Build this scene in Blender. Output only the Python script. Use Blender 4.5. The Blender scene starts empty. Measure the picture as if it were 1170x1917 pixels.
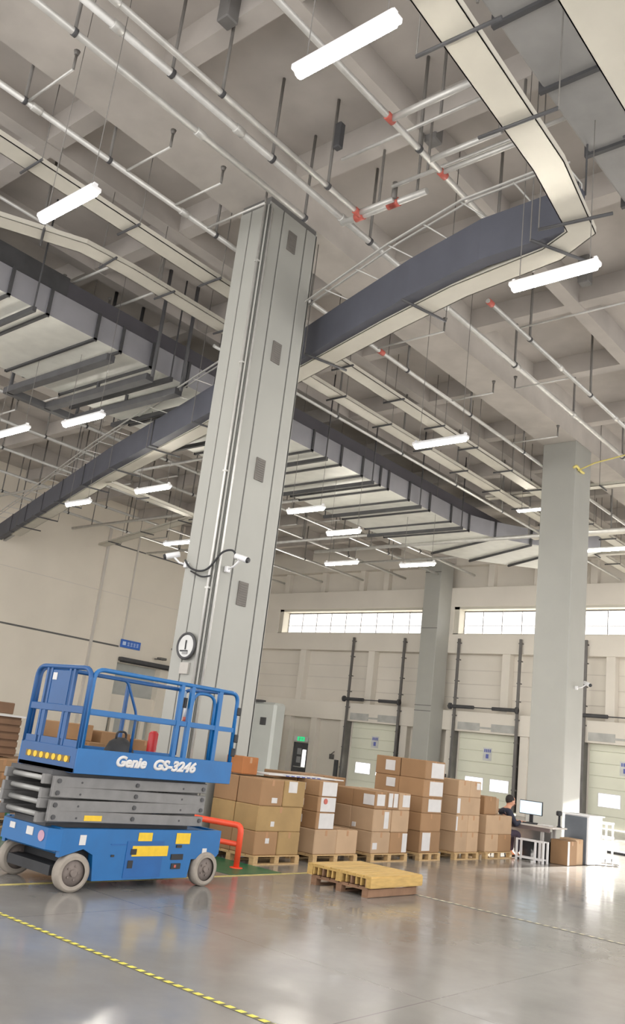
import bpy, bmesh, math, random
from mathutils import Vector, Matrix
random.seed(7)
sc = bpy.context.scene
COL = sc.collection
PI = math.pi

# ------------------------------------------------------------------ camera
cam_d = bpy.data.cameras.new('camera'); cam = bpy.data.objects.new('camera', cam_d); COL.objects.link(cam)
cam_d.sensor_fit = 'HORIZONTAL'; cam_d.sensor_width = 36.0
cam_d.lens = 36.0 * 1613.516 / 1170.0
cam_d.clip_start = 0.05; cam_d.clip_end = 400
yw, pt, rl = math.radians(-41.81030362), math.radians(15.31403876), math.radians(-6.95830411)
f = Vector((math.sin(yw)*math.cos(pt), math.cos(yw)*math.cos(pt), math.sin(pt)))
rt = Vector((math.cos(yw), -math.sin(yw), 0)); dn = -rt.cross(f)
r2 = rt*math.cos(rl) + dn*math.sin(rl); d2 = dn*math.cos(rl) - rt*math.sin(rl)
mw = Matrix((( r2.x, -d2.x, -f.x, 0), (r2.y, -d2.y, -f.y, 0), (r2.z, -d2.z, -f.z, 1.7), (0, 0, 0, 1)))
cam.matrix_world = mw
sc.camera = cam

# ------------------------------------------------------------------ world, sun, exposure
w = bpy.data.worlds.new('world'); sc.world = w; w.use_nodes = True
bg = w.node_tree.nodes['Background']; bg.inputs[0].default_value = (1.0, 0.975, 0.955, 1); bg.inputs[1].default_value = 1.75
sun_d = bpy.data.lights.new('sun', 'SUN'); sun = bpy.data.objects.new('sun', sun_d); COL.objects.link(sun)
sun_d.energy = 75.0; sun_d.angle = math.radians(2); sun_d.color = (1.0, .95, .88)
sun.rotation_euler = Vector((-0.04, -1.0, -0.15)).to_track_quat('-Z', 'Y').to_euler()
sc.view_settings.view_transform = 'Standard'; sc.view_settings.look = 'None'
sc.view_settings.exposure = 0.55; sc.view_settings.gamma = 1.0
LAMP_E = 100.0

# ------------------------------------------------------------------ materials
def lin(c):
    return tuple(((v/255)/12.92 if v/255 <= .04045 else ((v/255+.055)/1.055)**2.4) for v in c)
MATS = {}
def mat(name, rgb, rough=.6, metal=0., vary=.12, scale=3., bump=0., spec=.5, emit=None, obj_var=0., stretch=(1,1,1)):
    if name in MATS: return MATS[name]
    m = bpy.data.materials.new(name); m.use_nodes = True; nt = m.node_tree; N = nt.nodes; L = nt.links
    b = N['Principled BSDF']; c = lin(rgb)
    b.inputs['Roughness'].default_value = rough; b.inputs['Metallic'].default_value = metal
    b.inputs['Specular IOR Level'].default_value = spec
    tc = N.new('ShaderNodeTexCoord'); mp = N.new('ShaderNodeMapping'); mp.inputs['Scale'].default_value = stretch
    L.new(tc.outputs['Object'], mp.inputs[0])
    no = N.new('ShaderNodeTexNoise'); no.inputs['Scale'].default_value = scale; no.inputs['Detail'].default_value = 4
    L.new(mp.outputs[0], no.inputs['Vector'])
    rp = N.new('ShaderNodeValToRGB'); e = rp.color_ramp.elements
    e[0].position = .3; e[1].position = .7
    e[0].color = (*[v*(1-vary) for v in c], 1); e[1].color = (*[min(1, v*(1+vary)) for v in c], 1)
    L.new(no.outputs['Fac'], rp.inputs[0])
    out = rp.outputs[0]
    if obj_var:
        oi = N.new('ShaderNodeObjectInfo'); hs = N.new('ShaderNodeHueSaturation')
        mr = N.new('ShaderNodeMapRange'); mr.inputs[3].default_value = 1-obj_var; mr.inputs[4].default_value = 1+obj_var
        L.new(oi.outputs['Random'], mr.inputs[0]); L.new(mr.outputs[0], hs.inputs['Value']); L.new(out, hs.inputs['Color']); out = hs.outputs[0]
    L.new(out, b.inputs['Base Color'])
    if bump:
        bp = N.new('ShaderNodeBump'); bp.inputs['Strength'].default_value = bump; bp.inputs['Distance'].default_value = .02
        L.new(no.outputs['Fac'], bp.inputs['Height']); L.new(bp.outputs[0], b.inputs['Normal'])
    if emit:
        b.inputs['Emission Color'].default_value = (*lin(emit[0]), 1); b.inputs['Emission Strength'].default_value = emit[1]
    MATS[name] = m; return m

concrete = mat('concrete_ceiling', (182,176,170), .85, vary=.14, scale=.8, bump=.1)
beam_m = mat('concrete_beam', (188,182,175), .85, vary=.12, scale=1.2)
wall_m = mat('painted_wall', (222,216,206), .7, vary=.04, scale=.6)
wall_l = mat('left_wall_panel', (228,220,206), .7, vary=.04, scale=.5)
recess_m = mat('recess_panel', (206,200,192), .7, vary=.05, scale=.9)
col_m = mat('column_cladding', (163,163,157), .5, vary=.03, scale=1.5)
seam_m = mat('seam_dark', (105,104,102), .8)
pipe_m = mat('galvanised_pipe', (205,204,200), .42, metal=.45, vary=.08, scale=6)
tray_m = mat('cable_tray_painted', (202,198,186), .5, metal=.1, vary=.04, scale=2)
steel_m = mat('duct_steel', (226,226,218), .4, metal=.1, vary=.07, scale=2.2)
dark_m = mat('dark_steel', (72,72,74), .6, vary=.15, scale=3)
black_m = mat('black_rubber', (42,43,46), .6, vary=.2, scale=5)
trunk_m = mat('dark_grey_trunking', (78,80,90), .6, vary=.1, scale=1.6)
rod_m = mat('hanger_rod', (122,119,115), .6, metal=.3)
red_m = mat('red_coupling', (184,92,80), .5)
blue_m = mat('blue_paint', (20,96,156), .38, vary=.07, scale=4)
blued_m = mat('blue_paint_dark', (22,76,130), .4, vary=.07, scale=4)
grey_m = mat('scissor_grey', (122,121,120), .5, metal=.1, vary=.1, scale=7)
tyre_m = mat('tyre_grey', (150,142,132), .8, vary=.12, scale=10)
white_m = mat('white_plastic', (226,226,228), .45, vary=.03)
paper_m = mat('white_paper', (205,203,202), .7, vary=.04, scale=9)
yellow_m = mat('yellow_decal', (222,184,44), .5, vary=.08, scale=14)
orange_m = mat('orange_red_paint', (238,84,52), .4, vary=.06)
green_m = mat('green_floor_paint', (38,104,72), .35, vary=.2, scale=5)
wood_m = mat('pallet_wood', (186,156,112), .75, vary=.16, scale=4, stretch=(1,8,8))
woody_m = mat('pallet_wood_yellow', (196,162,98), .7, vary=.14, scale=5, stretch=(6,1,6), obj_var=.08)
woodd_m = mat('pallet_wood_worn', (140,108,84), .8, vary=.2, scale=5)
card_m = mat('cardboard', (150,117,84), .8, vary=.07, scale=2.5, obj_var=.13)
cardl_m = mat('cardboard_light', (178,150,120), .75, vary=.07, scale=2.5, obj_var=.08)
cardd_m = mat('cardboard_dark', (112,86,66), .85, vary=.12, scale=3, obj_var=.1)
tapeb_m = mat('packing_tape', (168,124,84), .3, vary=.04)
door_m = mat('dock_door_panel', (226,227,210), .55, vary=.03, scale=1)
track_m = mat('door_track', (110,108,106), .5, metal=.4)
navy_m = mat('navy_cloth', (44,46,60), .85, vary=.15, scale=12)
skin_m = mat('skin', (206,152,124), .6, vary=.05)
hair_m = mat('hair', (34,28,26), .7, vary=.2, scale=30)
screen_m = mat('monitor_screen', (120,140,150), .2, emit=((205,226,240), .9))
lamp_m = mat('lamp_diffuser', (250,250,245), .4, emit=((255,250,238), LAMP_E))
bluesign_m = mat('blue_sign', (58,110,200), .5)
ink_m = mat('blue_ink', (98,108,176), .6)
exit_m = mat('green_exit', (40,170,110), .5, emit=((40,190,120), .8))
gunmetal_m = mat('charcoal_panel', (92,98,106), .5)

# glass
gl = bpy.data.materials.new('window_glass'); gl.use_nodes = True
nt = gl.node_tree; nt.nodes.clear(); o_ = nt.nodes.new('ShaderNodeOutputMaterial'); mx = nt.nodes.new('ShaderNodeMixShader')
tr = nt.nodes.new('ShaderNodeBsdfTransparent'); gs = nt.nodes.new('ShaderNodeBsdfGlossy'); gs.inputs['Roughness'].default_value = .05
mx.inputs[0].default_value = .08
nt.links.new(tr.outputs[0], mx.inputs[1]); nt.links.new(gs.outputs[0], mx.inputs[2]); nt.links.new(mx.outputs[0], o_.inputs[0])

# polished floor with slab joints
fl = bpy.data.materials.new('polished_concrete'); fl.use_nodes = True; nt = fl.node_tree; N = nt.nodes; Lk = nt.links
b = N['Principled BSDF']; tc = N.new('ShaderNodeTexCoord')
n1 = N.new('ShaderNodeTexNoise'); n1.inputs['Scale'].default_value = .55; n1.inputs['Detail'].default_value = 7; n1.inputs['Roughness'].default_value = .6
n2 = N.new('ShaderNodeTexNoise'); n2.inputs['Scale'].default_value = 5; n2.inputs['Detail'].default_value = 5
Lk.new(tc.outputs['Object'], n1.inputs['Vector']); Lk.new(tc.outputs['Object'], n2.inputs['Vector'])
rp = N.new('ShaderNodeValToRGB'); rp.color_ramp.elements[0].position = .3; rp.color_ramp.elements[1].position = .7
rp.color_ramp.elements[0].color = (*lin((124,122,118)), 1); rp.color_ramp.elements[1].color = (*lin((150,147,143)), 1)
Lk.new(n1.outputs['Fac'], rp.inputs[0])
br = N.new('ShaderNodeTexBrick'); br.offset = 0; br.inputs['Scale'].default_value = 1; br.inputs['Mortar Size'].default_value = .006
br.inputs['Brick Width'].default_value = 3.3; br.inputs['Row Height'].default_value = 3.1
br.inputs['Color1'].default_value = (1,1,1,1); br.inputs['Color2'].default_value = (.96,.96,.97,1); br.inputs['Mortar'].default_value = (.62,.62,.62,1)
Lk.new(tc.outputs['Object'], br.inputs['Vector'])
ml = N.new('ShaderNodeMix'); ml.data_type = 'RGBA'; ml.blend_type = 'MULTIPLY'; ml.inputs[0].default_value = 1
Lk.new(rp.outputs[0], ml.inputs[6]); Lk.new(br.outputs['Color'], ml.inputs[7]); Lk.new(ml.outputs[2], b.inputs['Base Color'])
mr = N.new('ShaderNodeMapRange'); mr.inputs[1].default_value = .3; mr.inputs[2].default_value = .7; mr.inputs[3].default_value = .12; mr.inputs[4].default_value = .22
Lk.new(n2.outputs['Fac'], mr.inputs[0]); Lk.new(mr.outputs[0], b.inputs['Roughness'])
b.inputs['Specular IOR Level'].default_value = 1.0

# ------------------------------------------------------------------ mesh helpers
def fillet(pts, r, n=5):
    P = [Vector(p) for p in pts]; out = [P[0]]
    for i in range(1, len(P)-1):
        a, bb, c = P[i-1], P[i], P[i+1]; d1 = (a-bb); d2_ = (c-bb)
        rr = min(r, d1.length*.49, d2_.length*.49)
        p1 = bb+d1.normalized()*rr; p2 = bb+d2_.normalized()*rr
        for k in range(n+1):
            t = k/n; out.append(p1*(1-t)**2 + bb*2*t*(1-t) + p2*t*t)
    out.append(P[-1]); return out

class MB:
    def __init__(s): s.v = []; s.f = []; s.m = []; s.sm = []
    def add(s, vs, fs, mi=0, smooth=False):
        o = len(s.v); s.v += [tuple(v) for v in vs]
        for fc in fs: s.f.append(tuple(i+o for i in fc)); s.m.append(mi); s.sm.append(smooth)
        return s
    def box(s, a, b, mi=0, c=0., rot=None, piv=None):
        x0,x1 = sorted((a[0],b[0])); y0,y1 = sorted((a[1],b[1])); z0,z1 = sorted((a[2],b[2]))
        if c <= 0:
            vs = [(x,y,z) for x in (x0,x1) for y in (y0,y1) for z in (z0,z1)]
            fs = [(0,1,3,2),(4,6,7,5),(0,4,5,1),(2,3,7,6),(0,2,6,4),(1,5,7,3)]
        else:
            c = min(c, (x1-x0)*.45, (y1-y0)*.45, (z1-z0)*.45); vs = []; idx = {}
            for i,x in enumerate((x0,x1)):
                for j,y in enumerate((y0,y1)):
                    for k,z in enumerate((z0,z1)):
                        sx,sy,sz = (c,-c)[i],(c,-c)[j],(c,-c)[k]
                        idx[i,j,k] = len(vs); vs += [(x,y+sy,z+sz),(x+sx,y,z+sz),(x+sx,y+sy,z)]
            I = idx; fs = []
            for i in (0,1):
                q = [I[i,0,0],I[i,1,0],I[i,1,1],I[i,0,1]]; fs.append(tuple(q if i else q[::-1]))
                q = [I[0,i,0]+1,I[1,i,0]+1,I[1,i,1]+1,I[0,i,1]+1]; fs.append(tuple(q[::-1] if i else q))
                q = [I[0,0,i]+2,I[1,0,i]+2,I[1,1,i]+2,I[0,1,i]+2]; fs.append(tuple(q if i else q[::-1]))
            for i in (0,1):
                for j in (0,1):
                    q = [I[i,j,0],I[i,j,1],I[i,j,1]+1,I[i,j,0]+1]; fs.append(tuple(q if (i!=j) else q[::-1]))
                    q = [I[i,0,j],I[i,1,j],I[i,1,j]+2,I[i,0,j]+2]; fs.append(tuple(q[::-1] if (i!=j) else q))
                    q = [I[0,i,j]+1,I[1,i,j]+1,I[1,i,j]+2,I[0,i,j]+2]; fs.append(tuple(q if (i!=j) else q[::-1]))
            for i in (0,1):
                for j in (0,1):
                    for k in (0,1):
                        a_ = I[i,j,k]; t = (a_,a_+1,a_+2); fs.append(t if (i+j+k)%2 else t[::-1])
        if rot is not None:
            piv = Vector(piv if piv is not None else ((x0+x1)/2,(y0+y1)/2,(z0+z1)/2)); R = rot.to_3x3()
            vs = [R @ (Vector(v)-piv) + piv for v in vs]
        return s.add(vs, fs, mi)
    def tube(s, pts, r, n=10, mi=0, caps=True, closed=False):
        P = [Vector(p) for p in pts]; m = len(P); rs = r if isinstance(r, (list,tuple)) else [r]*m
        T = []
        for i in range(m):
            if closed: t = P[(i+1)%m]-P[i-1]
            elif i == 0: t = P[1]-P[0]
            elif i == m-1: t = P[-1]-P[-2]
            else: t = (P[i+1]-P[i]).normalized()+(P[i]-P[i-1]).normalized()
            T.append(t.normalized() if t.length > 1e-9 else Vector((0,0,1)))
        up = Vector((0,0,1)) if abs(T[0].z) < .9 else Vector((1,0,0))
        u = T[0].cross(up).normalized(); vs = []
        for i in range(m):
            u = (u - T[i]*u.dot(T[i]))
            u = u.normalized() if u.length > 1e-6 else T[i].orthogonal().normalized()
            w_ = T[i].cross(u); k = 1.
            if 0 < i < m-1 and not closed:
                c_ = T[i].dot((P[i+1]-P[i]).normalized()); k = 1/max(.5, c_)
            for j in range(n):
                a = 2*PI*j/n; vs.append(P[i] + (u*math.cos(a)+w_*math.sin(a))*rs[i]*(k if k < 1.2 else 1.1))
        fs = []
        for i in range(m if closed else m-1):
            i2 = (i+1) % m
            for j in range(n): fs.append((i*n+j, i*n+(j+1)%n, i2*n+(j+1)%n, i2*n+j))
        s.add(vs, fs, mi, True)
        if caps and not closed:
            o = len(s.v)-len(vs); s.f.append(tuple(range(o, o+n))[::-1]); s.m.append(mi); s.sm.append(False)
            s.f.append(tuple(range(o+(m-1)*n, o+m*n))); s.m.append(mi); s.sm.append(False)
        return s
    def cyl(s, a, b, r, n=12, mi=0): return s.tube([a, b], r, n, mi)
    def prism(s, poly, a, b, axis='x', mi=0):
        n = len(poly)
        def P(p, t): return {'x': (t,p[0],p[1]), 'y': (p[0],t,p[1]), 'z': (p[0],p[1],t)}[axis]
        vs = [P(p,a) for p in poly]+[P(p,b) for p in poly]
        fs = [tuple(range(n))[::-1], tuple(range(n,2*n))]+[(i,(i+1)%n,n+(i+1)%n,n+i) for i in range(n)]
        return s.add(vs, fs, mi)
    def band(s, pts, w0, w1, z0, z1, mi=0):
        # slab following a horizontal polyline; w0/w1 = left/right offsets
        P = [Vector((p[0],p[1],0)) for p in pts]; vs = []
        for i in range(len(P)):
            if i == 0: t = P[1]-P[0]
            elif i == len(P)-1: t = P[-1]-P[-2]
            else: t = (P[i+1]-P[i]).normalized()+(P[i]-P[i-1]).normalized()
            t.normalize(); nrm = Vector((-t.y, t.x, 0))
            za = z0[i] if isinstance(z0, (list,tuple)) else z0; zb = z1[i] if isinstance(z1, (list,tuple)) else z1
            for ww, z in ((w0,za),(w1,za),(w1,zb),(w0,zb)):
                q = P[i]+nrm*ww; vs.append((q.x,q.y,z))
        fs = [(0,1,2,3)]
        for i in range(len(P)-1):
            for j in range(4): fs.append((4*i+j, 4*i+4+j, 4*i+4+(j+1)%4, 4*i+(j+1)%4))
        m = 4*(len(P)-1); fs.append((m+3,m+2,m+1,m))
        return s.add(vs, fs, mi)
    def build(s, name, mats, parent=None, origin=None, fix=True):
        if not isinstance(mats, (list,tuple)): mats = [mats]
        if parent is not None: og = world_loc(parent)
        elif origin is not None: og = Vector(origin)
        else:
            xs = [v[0] for v in s.v]; ys = [v[1] for v in s.v]; zs = [v[2] for v in s.v]
            og = Vector(((min(xs)+max(xs))/2, (min(ys)+max(ys))/2, min(zs)))
        me = bpy.data.meshes.new(name)
        me.from_pydata([(v[0]-og.x, v[1]-og.y, v[2]-og.z) for v in s.v], [], s.f)
        for m in mats: me.materials.append(m)
        me.polygons.foreach_set('material_index', s.m); me.polygons.foreach_set('use_smooth', s.sm)
        if fix:
            bm = bmesh.new(); bm.from_mesh(me); bmesh.ops.recalc_face_normals(bm, faces=bm.faces); bm.to_mesh(me); bm.free()
        me.update()
        o = bpy.data.objects.new(name, me); COL.objects.link(o)
        if parent is not None: o.parent = parent
        else: o.location = og
        return o
def world_loc(o):
    v = Vector((0,0,0))
    while o is not None: v += Vector(o.location); o = o.parent
    return v
def tag(o, label, cat, group=None, kind=None):
    o['label'] = label; o['category'] = cat
    if group: o['group'] = group
    if kind: o['kind'] = kind
    return o
def thing(name, label, cat, loc, group=None):
    o = bpy.data.objects.new(name, None); COL.objects.link(o); o.location = loc; o.empty_display_size = .1
    return tag(o, label, cat, group)
def struct(name, mb, m, label=None):
    o = mb.build(name, m); o['kind'] = 'structure'
    if label: o['label'] = label
    return o
def text_mb(txt, size, origin, xdir, ydir, extr=.003, shear=0., font_off=0., fit=None):
    cu = bpy.data.curves.new('t', 'FONT'); cu.body = txt; cu.size = size; cu.extrude = extr; cu.shear = shear; cu.bevel_depth = font_off; cu.bevel_resolution = 0
    o = bpy.data.objects.new('t', cu); COL.objects.link(o)
    dg = bpy.context.evaluated_depsgraph_get(); dg.update()
    me = bpy.data.meshes.new_from_object(o.evaluated_get(dg)); mb = MB()
    X = Vector(xdir).normalized(); Y = Vector(ydir).normalized(); Z = X.cross(Y).copy(); O = Vector(origin)
    if fit: X = X*(fit/max(v.co.x for v in me.vertices))
    mb.add([O+X*v.co.x+Y*v.co.y+Z*v.co.z for v in me.vertices], [tuple(p.vertices) for p in me.polygons])
    wd = max(v.co.x for v in me.vertices)
    bpy.data.objects.remove(o); bpy.data.meshes.remove(me); bpy.data.curves.remove(cu)
    return mb, wd

# ------------------------------------------------------------------ setting: floor, ceiling, walls
CX = -10.7; DX = 3.04; CY = 9.97; DY = 3.31
SL = 12.55   # slab underside
struct('floor', MB().box((-36.4,-6,-.3), (9,37,0)), fl, 'polished grey concrete floor of the hall')
cm = MB().box((-36.4,-4,SL), (6,37,SL+.25))
for k in range(-8, 6):
    x = CX+k*DX
    if k in (0, -4, 4, -8): continue
    cm.box((x-.16,-4,12.0), (x+.16,36.2,SL+.01))
for k in range(-4, 8):
    y = CY+k*DY
    cm.box((-36,y-.16,12.02), (6,y+.16,SL+.02))
struct('ceiling', cm, concrete, 'grey concrete ceiling divided into a grid of shallow coffers')
for i, x in enumerate((CX-.07, CX-12.15, CX+12.15)):
    if x > 6: continue
    o = struct('trim_%d' % (i+1), MB().box((x-.53,-4,11.36), (x+.53,36.1,SL+.01)), beam_m, 'deep concrete ceiling beam running towards the dock wall')

# far (dock) wall at Y=36
FY = 36.0
fw = MB()
fw.box((-36.2,FY+.5,9.2), (9,FY+.8,12.8)); fw.box((-36.2,FY+.5,3.36), (9,FY+.8,7.86))  # recessed plane
fw.box((-36.2,FY,10.15), (9,FY+.5,9.2), c=.01)                                          # beam over windows
fw.box((-36.2,FY,6.95), (9,FY+.8,7.86), c=.01)
fw.box((-36.2,FY,3.34), (9,FY+.5,4.25), c=.01)
fw.box((-36.2,FY+.1,11.3), (9,FY+.5,12.6))
struct('wall_far', fw, wall_m, 'pale concrete dock wall at the far end of the hall')
WIN = [(-33.75,-24.0), (-22.2,-11.6)]
pc = MB()
for a, b_ in ((-36.2,WIN[0][0]), (WIN[0][1],WIN[1][0]), (WIN[1][1],9)):
    pc.box((a,FY,7.85), (b_,FY+.8,9.21))
struct('trim_4', pc, wall_m, 'wall piers between the high windows')
rp_ = MB()
for a in range(-36, 9, 1): pass
for z in (4.9,5.55,6.2): rp_.box((-36,FY+.47,z), (9,FY+.5,z+.025))
struct('trim_5', rp_, recess_m, 'horizontal panel joints of the recessed wall')
mu = MB()
for x in (-31.7,-27.0,-19.3,-14.4,-6.8,-2.5):
    mu.box((x-.2,FY+.08,4.24), (x+.2,FY+.5,6.96), c=.01)
for x in (-33.6,-30.9,-28.2,-26.6,-20.4,-18.0,-15.3,-12.8,-9,-5): mu.box((x-.16,FY+.2,10.14), (x+.16,FY+.5,11.31), c=.01)
struct('trim_6', mu, wall_m, 'short mullion posts set in the recesses of the far wall')
# ground storey of the far wall between door openings
DOORS = [(-28.0,-24.9), (-21.65,-18.55), (-15.35,-12.2), (-11.5,-5.0)]  # last opening is unseen, added and widened to let sun onto the floor
gs_ = MB(); xs = [-36.2]
for a, b_ in DOORS: xs += [a, b_]
xs.append(9)
EX = (-31.9,-30.8)
for i in range(0, len(xs), 2):
    a, b_ = xs[i], xs[i+1]
    if i == 0:
        gs_.box((a,FY+.4,0), (EX[0],FY+.7,3.35)); gs_.box((EX[1],FY+.4,0), (b_,FY+.7,3.35)); gs_.box((EX[0],FY+.4,2.0), (EX[1],FY+.7,3.35))
    else: gs_.box((a,FY+.4,0), (b_,FY+.7,3.35))
for x in (-32.2,-30.35,-28.35,-24.6,-22.0,-18.2,-15.7,-11.9,-4.7):
    gs_.box((x-.2,FY+.05,0), (x+.2,FY+.45,3.35), c=.01)
struct('trim_7', gs_, wall_m, 'ground storey of the dock wall between the doors')

# high windows
for i, (a, b_) in enumerate(WIN):
    r = thing('window_%d' % (i+1), 'long high window band', 'window', ((a+b_)/2, FY+.5, 7.9)); del r['category']; r['kind'] = 'structure'
    r['label'] = ['long high window band at the left of the dock wall', 'long high window band right of the wall pier', 'high window band at the right edge of the dock wall'][i]
    fr = MB(); fr.box((a,FY+.05,9.08), (b_,FY+.8,9.2)); fr.box((a,FY+.05,7.86), (b_,FY+.8,7.9)); fr.box((a,FY+.05,7.86), (a+.28,FY+.8,9.2)); fr.box((b_-.08,FY+.05,7.86), (b_,FY+.8,9.2))
    fr.build('window_frame', tray_m, r)
    g = MB(); n = round((b_-a-.3)/1.07)
    for k in range(n+1):
        x = a+.3+(b_-a-.4)*k/n; g.box((x-.022,FY+.55,7.9), (x+.022,FY+.6,9.08))
    g.box((a+.28,FY+.56,8.35), (b_-.08,FY+.59,8.375)); g.box((a+.28,FY+.54,9.03), (b_-.08,FY+.61,9.09)); g.box((a+.28,FY+.54,7.88), (b_-.08,FY+.61,7.93))
    g.build('glazing_bar', track_m, r)
    MB().box((a+.28,FY+.57,7.9), (b_-.08,FY+.575,9.08)).build('pane', gl, r)

# columns / piers standing at the far wall
for i, (x0, x1, nm) in enumerate(((-23.3,-22.4,'left'),)):
    p = MB().box((x0,34.9,0), (x1,36.02,12.5), c=.015)
    for z in (4.05, 4.3, 7.95, 10.7): p.box((x0-.004,34.89,z), (x1+.004,34.91,z+.03), mi=1)
    struct('trim_%d' % (8+i), p, [col_m, seam_m], 'square pale pier standing against the dock wall')

# left wall
lw = MB(); LX = -35.6
lw.box((LX-.4,-4,0), (LX,26.7,12.6)); lw.box((LX-.4,29.5,0), (LX,36.5,12.6)); lw.box((LX-.4,26.7,4.75), (LX,29.5,12.6))
for y in (24.9,): lw.box((LX,y-.07,0), (LX+.09,y+.07,11.3), mi=2)
lw.box((LX,26.72,5.9), (LX+.05,26.80,11.2), mi=2)
lw.box((LX,0,5.47), (LX+.02,26.6,5.55), mi=1)
lw.box((LX,24.9,10.42), (LX+.02,36,10.48), mi=1)
for z in (8.0,): lw.box((LX,0,z), (LX+.012,36,z+.02), mi=2)
struct('wall_left', lw, [wall_l, seam_m, recess_m], 'tall beige wall on the left side of the hall')
# shallow backing closing the left wall opening, set forward so it stays bright
pb = MB().box((LX-.6,26.6,0), (LX-.4,29.6,4.85))
struct('wall_back', pb, mat('backing_grey', (178,180,176), .7, vary=.05), 'shallow grey backing set in the opening in the left wall')
dl = thing('door_1', '', 'x', (LX, 28.1, 0)); del dl['category']; dl['kind'] = 'structure'; dl['label'] = 'beige panelled door opening under a dark bar in the left wall'
d = MB()
d.box((LX-.25,26.7,2.15), (LX-.15,29.5,3.2)); d.build('lintel_panel', wall_l, dl)
for y in (27.1,28.05,29.0): MB().box((LX-.3,y-.12,0), (LX-.12,y+.12,2.3)).build('jamb', wall_l, dl)

# main column
def groove_box(mb, x, y0, y1, z0, z1): mb.box((x-.002,y0,z0), (x+.012,y1,z1), mi=1)
mc = MB(); X0, X1, Y0, Y1 = -11.02, -10.25, 9.3, 10.62
mc.box((X0+.02,Y0+.02,0), (X1-.02,Y1-.02,11.37), mi=1)
# cladding: front (+X) strips, side (-Y) strips
for a, b_ in ((Y0,Y0+.355), (Y0+.385,Y0+1.0), (Y0+1.03,Y1)): mc.box((X1-.03,a,0), (X1+.0,b_,11.25), c=.008)
for a, b_ in ((X0,X0+.27), (X0+.295,X0+.66), (X0+.69,X1)): mc.box((a,Y0,0), (b_,Y0+.03,11.2), c=.008)
mc.box((X0,Y0+.02,0), (X0+.03,Y1,11.3)); mc.box((X0,Y1-.03,0), (X1,Y1,11.3))
mcol = struct('trim_10', mc, [col_m, seam_m], 'tall square clad column beside the blue lift')
for z, s in ((10.74,'top'), (8.47,'second'), (6.24,'third'), (4.05,'lowest')):
    v = MB(); cy = 9.955; v.box((X1+.0,cy-.11,z-.2), (X1+.025,cy+.11,z+.2), c=.004); 
    for k in range(9): v.box((X1+.02,cy-.09,z-.17+.04*k), (X1+.032,cy+.09,z-.155+.04*k), mi=0)
    tag(v.build('wall_vent', mat('vent_grey', (112,108,103), .7)), '%s grey rectangular vent on the front of the tall clad column' % s, 'vent', 'vents on the tall column')
# conduit on main column corner
cp = MB(); cp.cyl((-10.36,9.27,0), (-10.36,9.27,11.2), .022); cp.cyl((-10.22,9.34,0), (-10.22,9.34,11.1), .018)
for z in (2,4,6,8,10): cp.box((-10.4,9.25,z), (-10.32,9.3,z+.03))
tag(cp.build('conduit', pipe_m), 'thin vertical conduit pair running up the corner of the tall clad column', 'pipe')
# right column
rc = MB(); rc.box((-11.3,22.69,0), (-10.25,23.77,11.37), c=.02)
struct('trim_11', rc, col_m, 'smooth square column on the right')

# floor markings
gp = MB().box((-12.2,8.75,.001), (-8.5,9.78,.004)); struct('trim_12', gp, green_m, 'green painted floor patch around the foot of the tall column')
yl = MB().box((-8.46,4.2,.001), (-8.40,9.9,.004)); yl.box((-8.46,9.9,.001), (-8.4,11.2,.0035)); struct('trim_13', yl, mat('faded_yellow', (206,190,120), .5, vary=.15, scale=6), 'thin faded yellow line on the floor under the lift')
hm_y = mat('tape_yellow', (232,222,96), .5, vary=.06); hm_k = mat('tape_black', (104,100,78), .5)
def hazard(n, x0, x1, y, w_, per, my, mk, label):
    t = MB().box((x0,y-w_/2,.001), (x1,y+w_/2,.003), mi=1); x = x0
    while x < x1-per:
        a = per*.58; sk = w_*.6
        vs = [(x,y-w_/2,.005),(x+a,y-w_/2,.005),(x+a+sk*.4,y+w_/2,.005),(x+sk*.4,y+w_/2,.005)]
        t.add(vs, [(0,1,2,3)], 0); x += per
    o = t.build(n, [my, mk], fix=False); o['kind'] = 'structure'; o['label'] = label
hazard('trim_14', -9.5, -2.0, 4.665, .05, .104, hm_y, hm_k, 'yellow and black hazard tape line across the floor')
hazard('trim_15', -7.0, -1.5, 10.62, .05, .112, mat('tape_faded', (222,214,186), .5), mat('tape_faded_dark', (138,134,128), .4), 'pale dashed tape line on the floor right of the pallets')

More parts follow.
